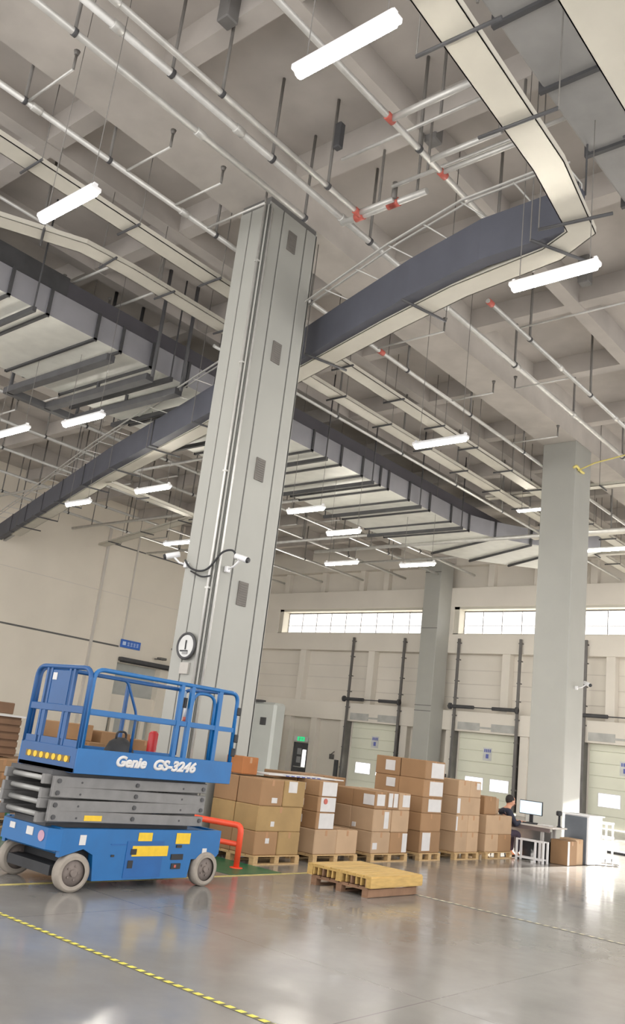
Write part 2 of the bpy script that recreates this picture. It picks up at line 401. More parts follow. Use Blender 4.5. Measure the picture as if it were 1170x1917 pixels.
# ------------------------------------------------------------------ dock doors
def dock_door(i, a, b_, name, is_open=False):
    r = thing('door_%d' % (i+2), '', 'x', ((a+b_)/2, FY+.5, 0)); del r['category']; r['kind'] = 'structure'; r['label'] = name
    y = FY+.42; wz = (.86, 1.36); pn = MB()
    z0 = 3.2 if is_open else 0.02
    wn = [(a+.45+k*1.28, a+1.35+k*1.28) for k in range(2)]
    def panel(za, zb): pn.box((a,y,za+.006), (b_,y+.05,zb-.006), c=.012)
    if not is_open:
        panel(.02,.5)
        for wx in range(3):
            xa = a if wx == 0 else wn[wx-1][1]; xb = b_ if wx == 2 else wn[wx][0]
            pn.box((xa,y,.506), (xb,y+.05,1.55))
        for wa, wb in wn: pn.box((wa,y,.506), (wb,y+.05,wz[0])); pn.box((wa,y,wz[1]), (wb,y+.05,1.55))
        z = 1.55
        while z < 3.3: panel(z, min(z+.5,3.34)); z += .5
        pn.box((a,y+.045,.03),(b_,y+.06,wz[0])); pn.box((a,y+.045,wz[1]),(b_,y+.06,3.34)); pn.build('door_panel', door_m, r)
        for wa, wb in wn:
            fr = MB(); fr.box((wa-.03,y-.02,wz[0]-.03),(wb+.03,y,wz[0])); fr.box((wa-.03,y-.02,wz[1]),(wb+.03,y,wz[1]+.03)); fr.box((wa-.03,y-.02,wz[0]),(wa,y,wz[1])); fr.box((wb,y-.02,wz[0]),(wb+.03,y,wz[1]))
            fo = fr.build('window_frame', white_m, r); MB().box((wa,y+.02,wz[0]), (wb,y+.025,wz[1])).build('pane', gl, fo)
        sp = MB(); cx = (a+b_)/2-.05; sp.box((cx-.22,y-.012,2.15), (cx+.22,y-.002,2.72)); so = sp.build('notice_sheet', mat('notice_pale', (206,208,206), .7), r)
        ik = MB()
        for q in range(4): ik.box((cx-.16+.09*q,y-.018,2.52), (cx-.1+.09*q,y-.012,2.66)); 
        ik.box((cx-.07,y-.018,2.25), (cx+.07,y-.012,2.44)); ik.build('notice_print', ink_m, so)
    else: panel(3.0, 3.34); pn.build('door_panel', door_m, r)
    # vertical lift hardware belonging to the door
    for x in (a-.06, b_+.06):
        t = MB(); t.box((x-.06,FY-.18,0), (x+.06,FY-.1,7.62)); t.box((x-.05,FY-.12,.1), (x-.01,FY+.4,3.34))
        for z in (1.,2.,3.,4.0,4.8,5.6,6.6,7.4): t.box((x-.08,FY-.2,z), (x+.08,FY+.02,z+.05))
        t.build('track', track_m, r)
    y = FY+.1; s = MB(); s.cyl((a-.4,y-.32,4.43), (b_+.15,y-.32,4.43), .025); 
    for u, v in ((a-.25,a+1.0), (b_-1.15,b_-.0)):
        m_ = int((v-u)/.06)
        s.tube([(u+(v-u)*k/60, y-.32, 4.43) for k in range(61)], [.075+.012*(k%2) for k in range(61)], 10)
    for x in (a-.3, b_+.03): s.tube([(x,y-.32,4.43),(x+.09,y-.32,4.43)], .15, 14)
    s.build('spring_shaft', dark_m, r)
    h = MB(); 
    for u, v in ((a+.1,a+1.25), (b_-1.25,b_-.1)): h.box((u,FY-.03,3.42), (v,FY,3.76))
    h.box((a+1.25,FY-.03,3.52), (b_-1.25,FY,3.6)); h.build('header_brace', mat('header_grey', (178,178,174), .6), r)
    bs = MB().box((a-.42,y-.4,.0), (a-.22,y-.28,1.35), c=.01); bs.build('bumper_guard', dark_m, r)
    return r
for i, (a, b_) in enumerate(DOORS):
    dock_door(i, a, b_, ['sectional dock door with windows behind the carton stacks', 'sectional dock door behind the person at the desk', 'sectional dock door right of the smooth column', 'raised dock door added unseen beyond the right edge to let in sun'][i], i == 3)
struct('floor_outside', MB().box((-40,37,-1.2), (20,80,-1.0)), mat('asphalt', (150,148,144), .9))
# exit door
ed = thing('door_6', '', 'x', (-31.35,FY+.5,0)); del ed['category']; ed['kind'] = 'structure'; ed['label'] = 'dark grey glazed exit door under a green exit sign'
y = FY+.45
e_ = MB(); e_.box((-31.90,y,0), (-31.82,y+.08,2.0)); e_.box((-30.88,y,0), (-30.80,y+.08,2.0)); e_.box((-31.90,y,1.92), (-30.80,y+.08,2.0)); e_.box((-31.82,y+.01,.0), (-30.88,y+.06,.75)); e_.box((-31.82,y+.01,.75), (-31.25,y+.06,1.92)); e_.box((-30.98,y+.01,.75),(-30.88,y+.06,1.92)); e_.box((-31.25,y+.01,1.65),(-30.98,y+.06,1.92))
e_.build('door_leaf', mat('door_dark', (86,88,92), .5), ed)
MB().box((-31.25,y+.03,.75), (-30.98,y+.035,1.65)).build('pane', gl, ed)
for zz in (1.38,.95): MB().box((-31.60,y-.005,zz), (-31.32,y+.009,zz+.32)).build('notice_sheet', mat('notice_grey', (170,172,176), .7), ed)
MB().box((-31.75,y-.04,.72), (-30.95,y,.76)).build('push_bar', pipe_m, ed)
es = thing('exit_sign', 'small lit green exit sign over the dark grey door', 'sign', (-31.30, FY+.3, 2.05))
MB().box((-31.80,FY+.3,2.05), (-30.80,FY+.4,2.32), c=.01).build('sign_box', white_m, es)
MB().box((-31.55,FY+.285,2.08), (-31.05,FY+.3,2.3)).build('sign_face', exit_m, es)
pm = MB(); pm.tube([(-31.40,FY+.28,2.26),(-31.38,FY+.28,2.265)], .022, 8); pm.tube([(-31.40,FY+.28,2.24),(-31.36,FY+.28,2.17),(-31.40,FY+.28,2.1)], .014, 6); pm.tube([(-31.37,FY+.28,2.17),(-31.44,FY+.28,2.12)], .012, 6); pm.tube([(-31.46,FY+.28,2.2),(-31.32,FY+.28,2.21)], .009, 6)
pm.tube([(-31.27,FY+.28,2.19),(-31.12,FY+.28,2.19)], .011, 6); pm.tube([(-31.18,FY+.28,2.24),(-31.12,FY+.28,2.19),(-31.18,FY+.28,2.14)], .011, 6)
pm.build('pictogram', paper_m, es)
wp = MB().box((-29.3,FY+.35,1.35), (-29.0,FY+.42,1.6), c=.01); wp.cyl((-29.15,FY+.32,1.6),(-28.95,FY+.32,1.75),.02)
tag(wp.build('wall_switch_box', track_m), 'small grey switch box on the wall between exit door and first dock door', 'switch box')

# ------------------------------------------------------------------ left wall fittings
sg = thing('hanging_sign', 'small blue sign with white lettering high on the left wall', 'sign', (LX+.05, 27.3, 5.5))
MB().box((LX+.02,26.66,5.5), (LX+.08,27.9,5.9), c=.01).build('sign_board', bluesign_m, sg)
gm = MB(); gm.box((LX+.08,26.76,5.62),(LX+.09,26.96,5.8)); 
for q in range(4):
    y0 = 27.06+q*.19; gm.box((LX+.08,y0,5.76),(LX+.09,y0+.14,5.785)); gm.box((LX+.08,y0,5.70),(LX+.09,y0+.14,5.72)); gm.box((LX+.08,y0,5.62),(LX+.09,y0+.14,5.645)); gm.box((LX+.08,y0+.06,5.6),(LX+.09,y0+.08,5.8))
gm.build('sign_lettering', mat('sign_text', (190,210,240), .6), sg)
ac = thing('air_curtain', 'long dark bar unit over the opening in the left wall', 'air curtain', (LX+.2, 28.4, 4.85))
MB().box((LX+.0,26.7,4.82), (LX+.3,30.3,5.02), c=.03).build('housing', dark_m, ac)
MB().box((LX+.04,26.8,4.78), (LX+.2,30.2,4.83)).build('outlet_grille', black_m, ac)
br_ = MB(); br_.cyl((LX,29.0,5.25),(LX+.5,29.0,5.25),.03); br_.box((LX+.4,28.8,5.2),(LX+.75,29.2,5.32),c=.02)
tag(br_.build('wall_camera', track_m), 'small bracket camera on the left wall right of the blue sign', 'camera')
b2_ = MB(); b2_.box((LX,30.0,5.9),(LX+.3,30.8,5.97)); b2_.cyl((LX,30.0,5.93),(LX+.28,30.75,5.3),.02)
tag(b2_.build('wall_bracket', track_m), 'small grey shelf bracket on the left wall above the dark bar', 'bracket')

# pale booth between the column and the dock wall
bt = thing('pale_booth', 'plain pale grey booth wall left of the exit door', 'booth', (-29.5, 31.5, 0))
MB().box((-33,30.5,0), (-28.1,31.3,3.62), c=.12).build('booth_shell', mat('booth_grey', (196,200,196), .28, vary=.03, scale=1), bt)
MB().box((-28.95,30.46,2.55), (-28.6,30.5,2.9)).build('booth_vent', dark_m, bt)
MB().box((-31.5,30.4,3.6), (-29.0,30.75,3.7)).build('top_rail', dark_m, bt)

# clock, cameras on column
ck = thing('wall_clock', 'round white clock with dark rim on the tall clad column', 'clock', (-10.62,9.28,3.06))
cm_ = MB(); cm_.tube([(-10.62,9.3,3.06),(-10.62,9.24,3.06)], .19, 32); cm_.build('clock_face', mat('clock_white', (206,206,204), .4), ck)
rim = MB(); rim.tube([(-10.62+.2*math.cos(a*PI/20),9.245,3.06+.2*math.sin(a*PI/20)) for a in range(40)], .024, 8, closed=True); rim.build('clock_rim', dark_m, ck)
hd = MB(); hd.box((-10.63,9.225,3.0),(-10.61,9.235,3.15)); hd.box((-10.74,9.225,2.97),(-10.56,9.235,2.99)); hd.build('clock_hands', black_m, ck)
sub = MB(); sub.box((-10.68,9.226,2.93),(-10.56,9.234,2.97)); sub.build('clock_badge', mat('badge_grey',(150,150,150)), ck)
pd = MB().box((-10.72,9.26,2.62), (-10.52,9.298,2.8)); tag(pd.build('small_plate', mat('plate_grey', (186,182,176), .7)), 'small grey plate on the tall column just under the clock', 'plate')
def cctv(name, base, tip, look, label):
    r = thing(name, label, 'camera', base); B = Vector(base); T = Vector(tip); D = Vector(look).normalized()
    MB().tube([B, B+(T-B)*.5+Vector((0,0,-.04)), T], .018, 8).build('arm', white_m, r)
    MB().tube([T-D*.13, T-D*.12, T+D*.1, T+D*.12], [.03,.05,.05,.045], 14).build('camera_body', white_m, r)
    MB().tube([T+D*.12, T+D*.15], [.05,.04], 14).build('lens', black_m, r)
    MB().box(B-Vector((.04,.04,.05)), B+Vector((.04,.04,.05)), c=.01).build('mount', white_m, r)
cctv('security_camera', (-10.98,9.29,4.42), (-11.15,9.1,4.55), (-.5,-.8,-.35), 'white security camera at the left edge of the tall clad column')
cctv('security_camera', (-10.2,9.5,4.36), (-9.85,9.45,4.52), (.9,.2,-.28), 'white security camera on an arm at the right face of the tall clad column')
cctv('security_camera', (-10.21,23.2,4.2), (-9.9,23.2,4.32), (.8,-.4,-.3), 'white security camera on the smooth column on the right')
cb = MB(); cb.tube(fillet([(-11.0,9.26,4.5),(-10.85,9.24,4.36),(-10.6,9.24,4.28),(-10.35,9.22,4.3),(-10.15,9.3,4.62),(-10.0,9.4,4.66),(-9.93,9.42,4.5)], .15), .017, 8)
cb.tube(fillet([(-10.8,9.25,4.3),(-10.5,9.24,4.18),(-10.3,9.24,4.2)], .1), .014, 8)
tag(cb.build('loose_cable', black_m), 'loose dark cable looping between the two cameras on the tall column', 'cable')
yc = MB(); yc.tube([(-10.23,22.8,10.45),(-9.7,22.75,10.6),(-8.5,22.7,10.75),(-7,22.6,10.8)], .02, 6); yc.tube(fillet([(-10.3,22.66,10.5),(-10.2,22.64,10.55),(-10.18,22.9,10.45),(-10.22,23.2,10.5)], .1), .04, 6)
tag(yc.build('yellow_cable', mat('yellow_cable', (214,200,120), .6)), 'yellow cable tied round the top of the smooth right column', 'cable')

# ------------------------------------------------------------------ ceiling lamps
def lamp_proto():
    r = thing('linear_lamp', '', 'lamp', (0,0,8.2))
    hs = MB(); hs.box((-.63,-.085,8.24), (.63,.085,8.31), c=.015)
    hs.box((-.60,-.03,8.3),(-.56,.03,8.36)); hs.box((.56,-.03,8.3),(.60,.03,8.36)); hs.build('lamp_housing', white_m, r)
    db = MB(); db.tube([(-.6,0,8.235),(-.585,0,8.235),(.585,0,8.235),(.6,0,8.235)], [.045,.066,.066,.045], 12); db.build('lamp_diffuser', lamp_m, r)
    for x in (-.5,.5): MB().cyl((x,0,8.3), (x,0,12.54), .006, 6).build('suspension_rod', rod_m, r)
    return r
lp = lamp_proto()
LAMPS = [(-4.75,4.95,1.0,'linear ceiling lamp nearest the camera, largest at the top of the photo'),
 (-9.49,5.03,1.0,'linear ceiling lamp at upper left, in front of the pale cable tray'),
 (-4.77,9.63,1.02,'bright linear ceiling lamp at right, just below the bend of the cable tray'),
 (-9.54,14.41,1.05,'linear ceiling lamp right of the tall column, in front of two pale trays'),
 (-16.32,10.13,1.2,'linear ceiling lamp left of the tall column, just under the big silver duct'),
 (-18.92,9.85,1.25,'linear ceiling lamp cut by the left edge of the photo'),
 (-19.09,14.48,1.2,'linear ceiling lamp left of the tall column, below the dark diagonal trunking'),
 (-22.9,14.63,1.0,'small linear ceiling lamp close to the top of the left wall'),
 (-23.6,19.42,1.2,'small far linear ceiling lamp touching the left edge of the tall column'),
 (-19.26,23.41,1.2,'far linear ceiling lamp above the high windows, left one of the pair'),
 (-16.52,24.18,1.15,'far linear ceiling lamp above the high windows, right one of the pair'),
 (-9.71,19.15,1.2,'linear ceiling lamp partly hidden by the left edge of the smooth column'),
 (-9.41,23.01,1.2,'long linear ceiling lamp right of the smooth column at the photo edge'),
 (-16.44,19.92,1.05,'far linear ceiling lamp under the silver duct, upper right of the row'),
 (-15.98,17.56,1.1,'far linear ceiling lamp under the silver duct, close to the tall column')]
kids = list(lp.children)
for i, (x, y, s, lab) in enumerate(LAMPS):
    if i == 0: r = lp
    else:
        r = lp.copy(); COL.objects.link(r)
        for ch in kids: c = ch.copy(); COL.objects.link(c); c.parent = r
    r.location = (x,y,8.2); r.scale = (s,1,1); r['label'] = lab; r['group'] = 'linear ceiling lamps'
    if i == 12: r.location = (-10.9,26.5,9.0); r.scale = (1.4,1,.81)
    if i == 11: r.location = (-12.1,24.3,9.85); r.scale = (1.3,1,.6)

# ------------------------------------------------------------------ cable trays
def tray(name, pts, z, wl, wr, bars, label, hgt=.1, rods=True, ext=.12, m=tray_m):
    r = thing(name, label, 'cable tray', (pts[0][0],pts[0][1],z))
    t = MB(); t.band(pts, wl, wr, z, z+.012); t.band(pts, wl, wl+.015*(1 if wr>wl else -1), z, z+hgt); t.band(pts, wr, wr+.015*(1 if wl>wr else -1), z, z+hgt)
    t.build('tray_channel', m, r)
    P = [Vector((p[0],p[1],0)) for p in pts]; seg = [(P[i+1]-P[i]).length for i in range(len(P)-1)]
    for dd in bars:
        q = dd; i = 0
        while i < len(seg)-1 and q > seg[i]: q -= seg[i]; i += 1
        t_ = (P[i+1]-P[i]).normalized(); c = P[i]+t_*q; n_ = Vector((-t_.y,t_.x,0))
        a = c+n_*(max(wl,wr)+ext); b_ = c+n_*(min(wl,wr)-ext)
        s = MB(); s.cyl((a.x,a.y,z-.03), (b_.x,b_.y,z-.03), .024, 6)
        so = s.build('support_bar', dark_m, r)
        if rods:
            c_ = (a if int(dd*10) % 2 else b_); MB().cyl((c_.x,c_.y,z-.05),(c_.x,c_.y,SL), .009, 6).build('hanger_rod', rod_m, so)
    return r
tray('cable_tray', [(-12.05,0),(-12.05,35)], 10.3, .2, -.2, [1.6,3.6,5.62,7.63,9.65,11.7,13.9,15.99,17.89,19.63,21.68,23.6,25.6,27.6,29.6,31.6], 'straight pale cable tray passing just behind the tall clad column')
tray('cable_tray', [(-14.9,4.6),(-14.1,6.2),(-13.4,7.6),(-13.3,8.6),(-13.3,35)], 10.3, .2, -.2, [.9,2.6,3.9,5.3,7.0,9.,11,13,15,17,19,21,23,25,27,29], 'pale cable tray that bends at the upper left behind the lamp')
tray('cable_tray', [(-4.05,2.5),(-4.3,8.4),(-4.52,9.9),(-5.1,10.2),(-6.78,10.44),(-8.44,10.87),(-11.4,11.75),(-15.43,13.05),(-22.14,15.0),(-33.5,18.7)], 9.0, .2, -.2, [1.3,3.55,5.0,7.1,7.9,10.6,13.5,16.3,18.7,21.5,24.3,27,30,33,35.5], 'wide pale cable tray turning below the right lamp and running beside the dark trunking', ext=.3)
tray('cable_tray', [(-2.85,3.5),(-2.9,9.5),(-2.9,20)], 9.0, .3, -.3, [1.5,4.85,7,9,11,13,15], 'broad pale cable tray at the upper right corner', ext=.15)
# dark trunking
dk = thing('cable_trunking', 'deep dark grey trunking crossing diagonally behind the tall clad column', 'trunking', (-4.6,9.82,9.0))
dpts = [(-4.55,9.80),(-6.1,9.84),(-7.67,10.22),(-9.5,10.80),(-12.2,11.68),(-14.9,12.46),(-21.19,14.28),(-35.4,18.9)]
MB().band(dpts, .0, -.22, 9.03, 9.74).build('trunking_body', trunk_m, dk)
j = MB(); P = [Vector((p[0],p[1],0)) for p in dpts]
for i in range(len(P)-1):
    L_ = (P[i+1]-P[i]).length; n_ = max(1, int(L_/2.2))
    for k in range(1 if i else 0, n_):
        c = P[i].lerp(P[i+1], k/n_); t_ = (P[i+1]-P[i]).normalized(); nn = Vector((-t_.y,t_.x,0))
        a = c+nn*.012; bb = c-nn*.235
        j = MB(); j.cyl((a.x,a.y,9.02),(a.x,a.y,9.76),.018,6); j.cyl((a.x,a.y,9.02),(bb.x,bb.y,9.02),.018,6)
        j.cyl((bb.x,bb.y,9.7),(bb.x,bb.y,SL),.014,6); j.build('joint_strap', dark_m, dk)
lr = MB()
lr.band(dpts, .5, .47, 9.78, 9.81); lr.band(dpts, .28, .26, 9.9, 9.93)
for i in range(len(P)-1):
    L_ = (P[i+1]-P[i]).length; n_ = max(2, int(L_/1.1))
    for k in range(n_):
        c = P[i].lerp(P[i+1], k/n_); t_ = (P[i+1]-P[i]).normalized(); nn = Vector((-t_.y,t_.x,0)); a = c-nn*.1; bb = c+nn*.5
        lr.tube([(a.x,a.y,9.72),(a.x,a.y,9.8),(bb.x,bb.y,9.8)], .014, 6)
lr.build('edge_rail', pipe_m, dk)
gt = MB(); gt.band([(p[0]+.05,p[1]+.30) for p in dpts[1:]], .0, -.12, 9.02, 9.12)
gt.build('side_channel', mat('channel_grey', (168,166,164), .6), dk)

# ------------------------------------------------------------------ big silver duct
dc = thing('air_duct', 'large silver rectangular air duct running beside the cable trays', 'duct', (-17.8,4,10))
p0 = [(-15.9,2),(-15.9,26.3),(-15.55,27.3),(-14.6,28.7),(-12.6,30.3)]
p1 = [(-19.6,2),(-19.6,26.3),(-19.3,28.2),(-18.2,30.4),(-15.9,32.6)]
def quad_duct(a, b_, z0, z1):
    m_ = MB(); n = len(a); vs = []
    for i in range(n): vs += [(*a[i],z0),(*b_[i],z0),(*b_[i],z1),(*a[i],z1)]
    fs = [(0,1,2,3)]
    for i in range(n-1):
        for k in range(4): fs.append((4*i+k,4*i+4+k,4*i+4+(k+1)%4,4*i+(k+1)%4))
    fs.append(tuple(4*(n-1)+k for k in (3,2,1,0))); return m_.add(vs, fs)
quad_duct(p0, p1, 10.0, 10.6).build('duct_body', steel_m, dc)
sd = MB(); sd.band(p0, -.004, .004, 10.002, 10.598); so_ = sd.build('duct_side', mat('duct_side_tone', (168,168,174), .4, metal=.35, vary=.08, scale=1.5), dc)  # thin skin: the side's darker reflected tone is put into its colour
def at(pl, y):
    for i in range(len(pl)-1):
        if pl[i][1] <= y <= pl[i+1][1]:
            t = (y-pl[i][1])/(pl[i+1][1]-pl[i][1]); return pl[i][0]+(pl[i+1][0]-pl[i][0])*t
    return pl[-1][0]
fy = [3.3,4.6,6.1,7.56,8.5,9.75,10.45,11.35,12.5,13.7,14.9,16.25,17.4,18.73,19.8,20.75,21.2,22.4,23.66,25.05,26.3]
for k, y in enumerate(fy):
    s = MB(); wv = .035
    s.box((-15.88,y-wv,9.93),(-15.84,y+wv,10.62)); s.box((-19.65,y-wv,9.95),(-15.84,y+wv,10.0)); s.box((-19.65,y-wv,9.95),(-19.6,y+wv,10.62))
    s.build('duct_flange', dark_m, dc)
for ya, yb in (((-15.45,27.45),(-19.1,28.9)), ((-14.6,28.65),(-18.2,30.4)), ((-13.5,29.55),(-17.0,31.5))):
    MB().tube([(ya[0]+.03,ya[1],10.62),(ya[0]+.03,ya[1],9.95),(yb[0],yb[1],9.95)], .05, 4).build('duct_flange', dark_m, dc)
for y in (5.4,8.1,11.9,13.3,15.5,17.9,20.2,22.9,25.6):      # trapeze bearers hung under the duct
    s = MB(); s.box((-19.9,y-.045,9.82),(-15.7,y+.045,9.93)); 
    for x in (-19.85,-15.75): s.cyl((x,y,9.85),(x,y,SL),.022,6)
    s.build('duct_bearer', dark_m, dc)
hb = bpy.data.objects.new('hanging_frame', None); COL.objects.link(hb); hb.parent = dc
for y in (10.2,11.35,12.25):
    MB().box((-20.1,y-.11,9.62),(-15.8,y+.11,9.78)).build('cross_bar', mat('frame_dark', (86,86,88), .6), hb)
MB().box((-20.25,10.1,9.62),(-20.05,12.36,9.78)).build('end_bar', MATS['frame_dark'], hb)
for x, y in ((-20.1,10.2),(-20.1,12.25),(-15.72,11.35),(-15.72,12.25),(-17.9,12.25),(-17.9,11.35)):
    MB().cyl((x,y,9.7),(x,y,12.55),.05,6).build('hanger_post', MATS['frame_dark'], hb)
bd = thing('dark_band_box', 'charcoal box run lying along the top edge of the silver duct', 'duct', (-16.5,4,10.6))  # dark band over the silver duct, drawn as a plain charcoal box
MB().box((-17.3,2,10.62),(-15.95,8.9,11.08)).build('band_end_section', dark_m, bd)
MB().box((-17.3,8.9,10.62),(-15.98,30,11.02)).build('band_run', mat('band_charcoal', (84,82,88), .7, vary=.12, scale=.8), bd)
md = MB(); md.box((-2.4,4,9.9),(-.9,20,10.5)); 
tag(md.build('air_duct', mat('duct_dull', (150,150,150), .5, metal=.3)), 'dull grey air duct at the upper right corner above the broad tray', 'duct')
rd = thing('air_duct', 'dusky grey duct running above the wide tray at the upper right', 'duct', (-4.4,7,10.2))
MB().box((-4.6,6.4,10.55),(-3.5,13.0,11.1), c=.03).build('duct_body', mat('duct_dusky', (150,149,147), .6, vary=.12, scale=1.5), rd)
for y in (7.4,8.7,10.2,11.6): MB().box((-4.66,y,10.5),(-3.44,y+.07,11.14)).build('duct_flange', dark_m, rd)
for y in (7.0,12): MB().cyl((-4.62,y,10.5),(-4.62,y,SL),.02,6).build('hanger_rod', rod_m, rd)

# ------------------------------------------------------------------ sprinkler and service pipes
def rod(parent, x, y, z, r=.028):
    MB().cyl((x,y,z),(x,y,SL+.02),r,6).build('hanger_rod', rod_m, parent)
def pipe(x, y0, y1, z, r, hangers, label, joints=(), branches=()):
    t = thing('service_pipe', label, 'pipe', (x,y0,z))
    MB().cyl((x,y0,z),(x,y1,z),r,12).build('pipe_run', pipe_m, t)
    for y in hangers:
        c = MB(); c.tube([(x,y-.03,z),(x,y+.03,z)], r*1.22, 12); c.build('pipe_clamp', dark_m, t); rod(t, x, y, z+r)
    for y, m_ in joints: MB().tube([(x,y-.09,z),(x,y-.08,z),(x,y+.08,z),(x,y+.09,z)], [r*1.1,r*1.3,r*1.3,r*1.1], 12).build('coupling', m_, t)
    for y, xe, rr in branches:
        b_ = MB(); b_.cyl((x,y,z),(xe,y,z),rr,8); bo = b_.build('branch_pipe', pipe_m, t)
        h = MB(); h.cyl((xe,y,z),(xe,y,z+.25),rr,8); h.tube([(xe,y,z+.25),(xe,y,z+.32)],[.03,.05],8); h.build('sprinkler_head', rod_m, bo)
    return t
pipe(-11.43, 1.5, 35.5, 10.8, .05, [4.99,6.61,9.1,11.9,15.58,18.6,21.68,25,28.3,31.6], 'sprinkler pipe left of the tall column, with short branch pipes', [(5.2,pipe_m),(8.3,pipe_m),(14.5,red_m)], [(5.03,-10.2,.022),(6.95,-10.25,.022),(8.05,-10.2,.022),(8.85,-9.9,.022),(14.3,-9.6,.022),(17.6,-10.2,.022),(20.9,-10.0,.022)])
pipe(-9.59, 1.5, 9.6, 10.8, .055, [4.63,9.55], 'plain pipe passing in front of the top of the tall column', [(7.0,pipe_m)])
pipe(-9.15, 1.5, 35.5, 10.95, .062, [3.4,5.99,8.18,10.9,13.6,16.7,20,23.4,27], 'thick main pipe running to the top of the smooth right column', [(5.0,pipe_m),(7.4,pipe_m),(10.1,pipe_m),(13.6,pipe_m),(16.8,pipe_m),(20.0,pipe_m)])
pipe(-8.66, 1.5, 9.95, 10.8, .05, [3.9,6.58,9.07], 'sprinkler pipe ending at the red couplings right of the tall column', [(4.6,pipe_m),(9.9,red_m)], [(9.92,-7.9,.05)])
pipe(-6.85, 3.0, 13.0, 10.8, .05, [5.2,9.10,11.6], 'sprinkler pipe passing behind the largest lamp with red tees', [(8.31,red_m),(9.79,red_m)], [(8.33,-5.45,.055),(9.4,-5.6,.05),(9.75,-5.3,.045)])
pipe(-8.14, 13.6, 35.5, 10.8, .05, [15.46,18.7,22,25.4,28.8], 'sprinkler pipe at the right side starting from a red coupling', [(13.7,red_m),(17,pipe_m),(20.3,pipe_m)], [(14.9,-5.6,.022),(17.6,-9.6,.02)])
pipe(-13.85, 11.5, 35.5, 10.15, .04, [13,16,19,22,25,28], 'thin pipe hugging the outer edge of the right pale tray', [], [])
pipe(-14.6, 5.4, 12.6, 11.1, .035, [7.3,10.3], 'thin pipe above the silver duct at the left', [], [(9.05,-16.5,.03),(10.26,-16.4,.03)])
for k, (x, lab) in enumerate(((-20.9,'first'), (-22.6,'second'), (-24.9,'third'), (-27.6,'fourth'), (-30.4,'fifth'), (-33.2,'sixth'))):
    pipe(x, 8.5, 35.5, 10.6, .055, [10.9,14.2,17.5,20.8,24.1,27.4,30.7], '%s far service pipe between the silver duct and the left wall' % lab, [], [(12.3,x+1.3,.03),(18.9,x+1.3,.03),(25.5,x+1.3,.03)])
# cross pipes running along the dock wall direction
def xpipe(x0, x1, y, z, r, hangers, label, red=(), name='cross_pipe'):
    t = thing(name, label, 'pipe', (x0,y,z))
    MB().cyl((x0,y,z),(x1,y,z),r,10).build('pipe_run', pipe_m, t)
    for x in hangers: rod(t, x, y, z+r*.5, .024)
    for x in red: MB().tube([(x-.09,y,z),(x+.09,y,z)], r*1.3, 12).build('coupling', red_m, t)
xpipe(-9.1, -7.3, 10.02, 10.8, .06, [-8.3,-7.5], 'short cross pipe with red couplings just right of the tall column top', [-8.7,-8.0,-7.95])
xpipe(-8.3, -5.4, 8.95, 11.1, .03, [-6.4], 'thin cross pipe above the branch pipes at upper centre', ())
xpipe(-7.9, -4.2, 9.85, 11.0, .035, [-7.2,-5.5], 'cross pipe just above the bend of the dark trunking', ())
xpipe(-34.5, -20.0, 22.0, 10.3, .06, [-33,-30,-27,-24,-21], 'far cross pipe under the ceiling left of the tall column', ())
xpipe(-34.5, -20.0, 26.5, 10.2, .06, [-32,-28,-24,-21], 'farthest cross pipe near the left corner of the hall', ())
xpipe(-34.5, -20.0, 17.5, 10.4, .05, [-32,-28,-24,-21], 'cross pipe nearest the dark trunking at far left', ())
xpipe(-24, -2, 27.3, 9.9, .07, [-23,-21,-14,-11,-8,-5], 'thick cross pipe in front of the dock wall', ())
xpipe(-24, -2, 30.2, 10.1, .05, [-22,-18,-14,-10,-6], 'thin cross pipe nearest the dock wall', ())
for y, z, wd, lab in ((24.6,10.5,.3,'pale cross tray joining the two pale trays beyond the far lamp'), (28.0,10.0,.35,'pale cross tray visible left and right of the smooth column'), (31.5,10.2,.3,'far pale cross tray in front of the dock wall')):
    tray('cable_tray', [(-14.2,y),(2,y)], z, wd/2, -wd/2, [1,4,7,10,13], lab)
tray('cable_tray', [(-34.5,23.8),(-19.8,20.2)], 9.9, .2, -.2, [1.5,5,8.5,12], 'slanting pale tray under the ceiling near the left corner')
tray('cable_tray', [(-22.2,15.1),(-22.6,20.5),(-24.5,24)], 8.95, .18, -.18, [1.5,4], 'short pale tray branching off below the dark trunking at left')
jb = MB(); jb.box((-8.62,9.0,11.5),(-8.48,9.14,12.0), c=.02); tag(jb.build('junction_box', dark_m), 'dark junction box on a hanger above the pipe right of the tall column', 'box')
for (x, y, lab) in ((-7.4,10.2,'dark ceiling box near the red tees'), (-7.0,15.6,'dark ceiling box in the coffer right of the right lamp'), (-8.6,6.4,'dark ceiling box above the pipe at upper left')):
    q = MB(); q.box((x-.12,y-.12,11.9),(x+.12,y+.12,12.55), c=.02); tag(q.build('junction_box', mat('box_dull', (112,110,108), .6)), lab, 'box')

# ------------------------------------------------------------------ scissor lift
LF = thing('scissor_lift', 'blue scissor lift with grey folded scissor arms beside the tall column', 'scissor lift', (-8.5,6.8,0))
xa, xb = -7.95, -9.05; ya, yb = 5.66, 7.94
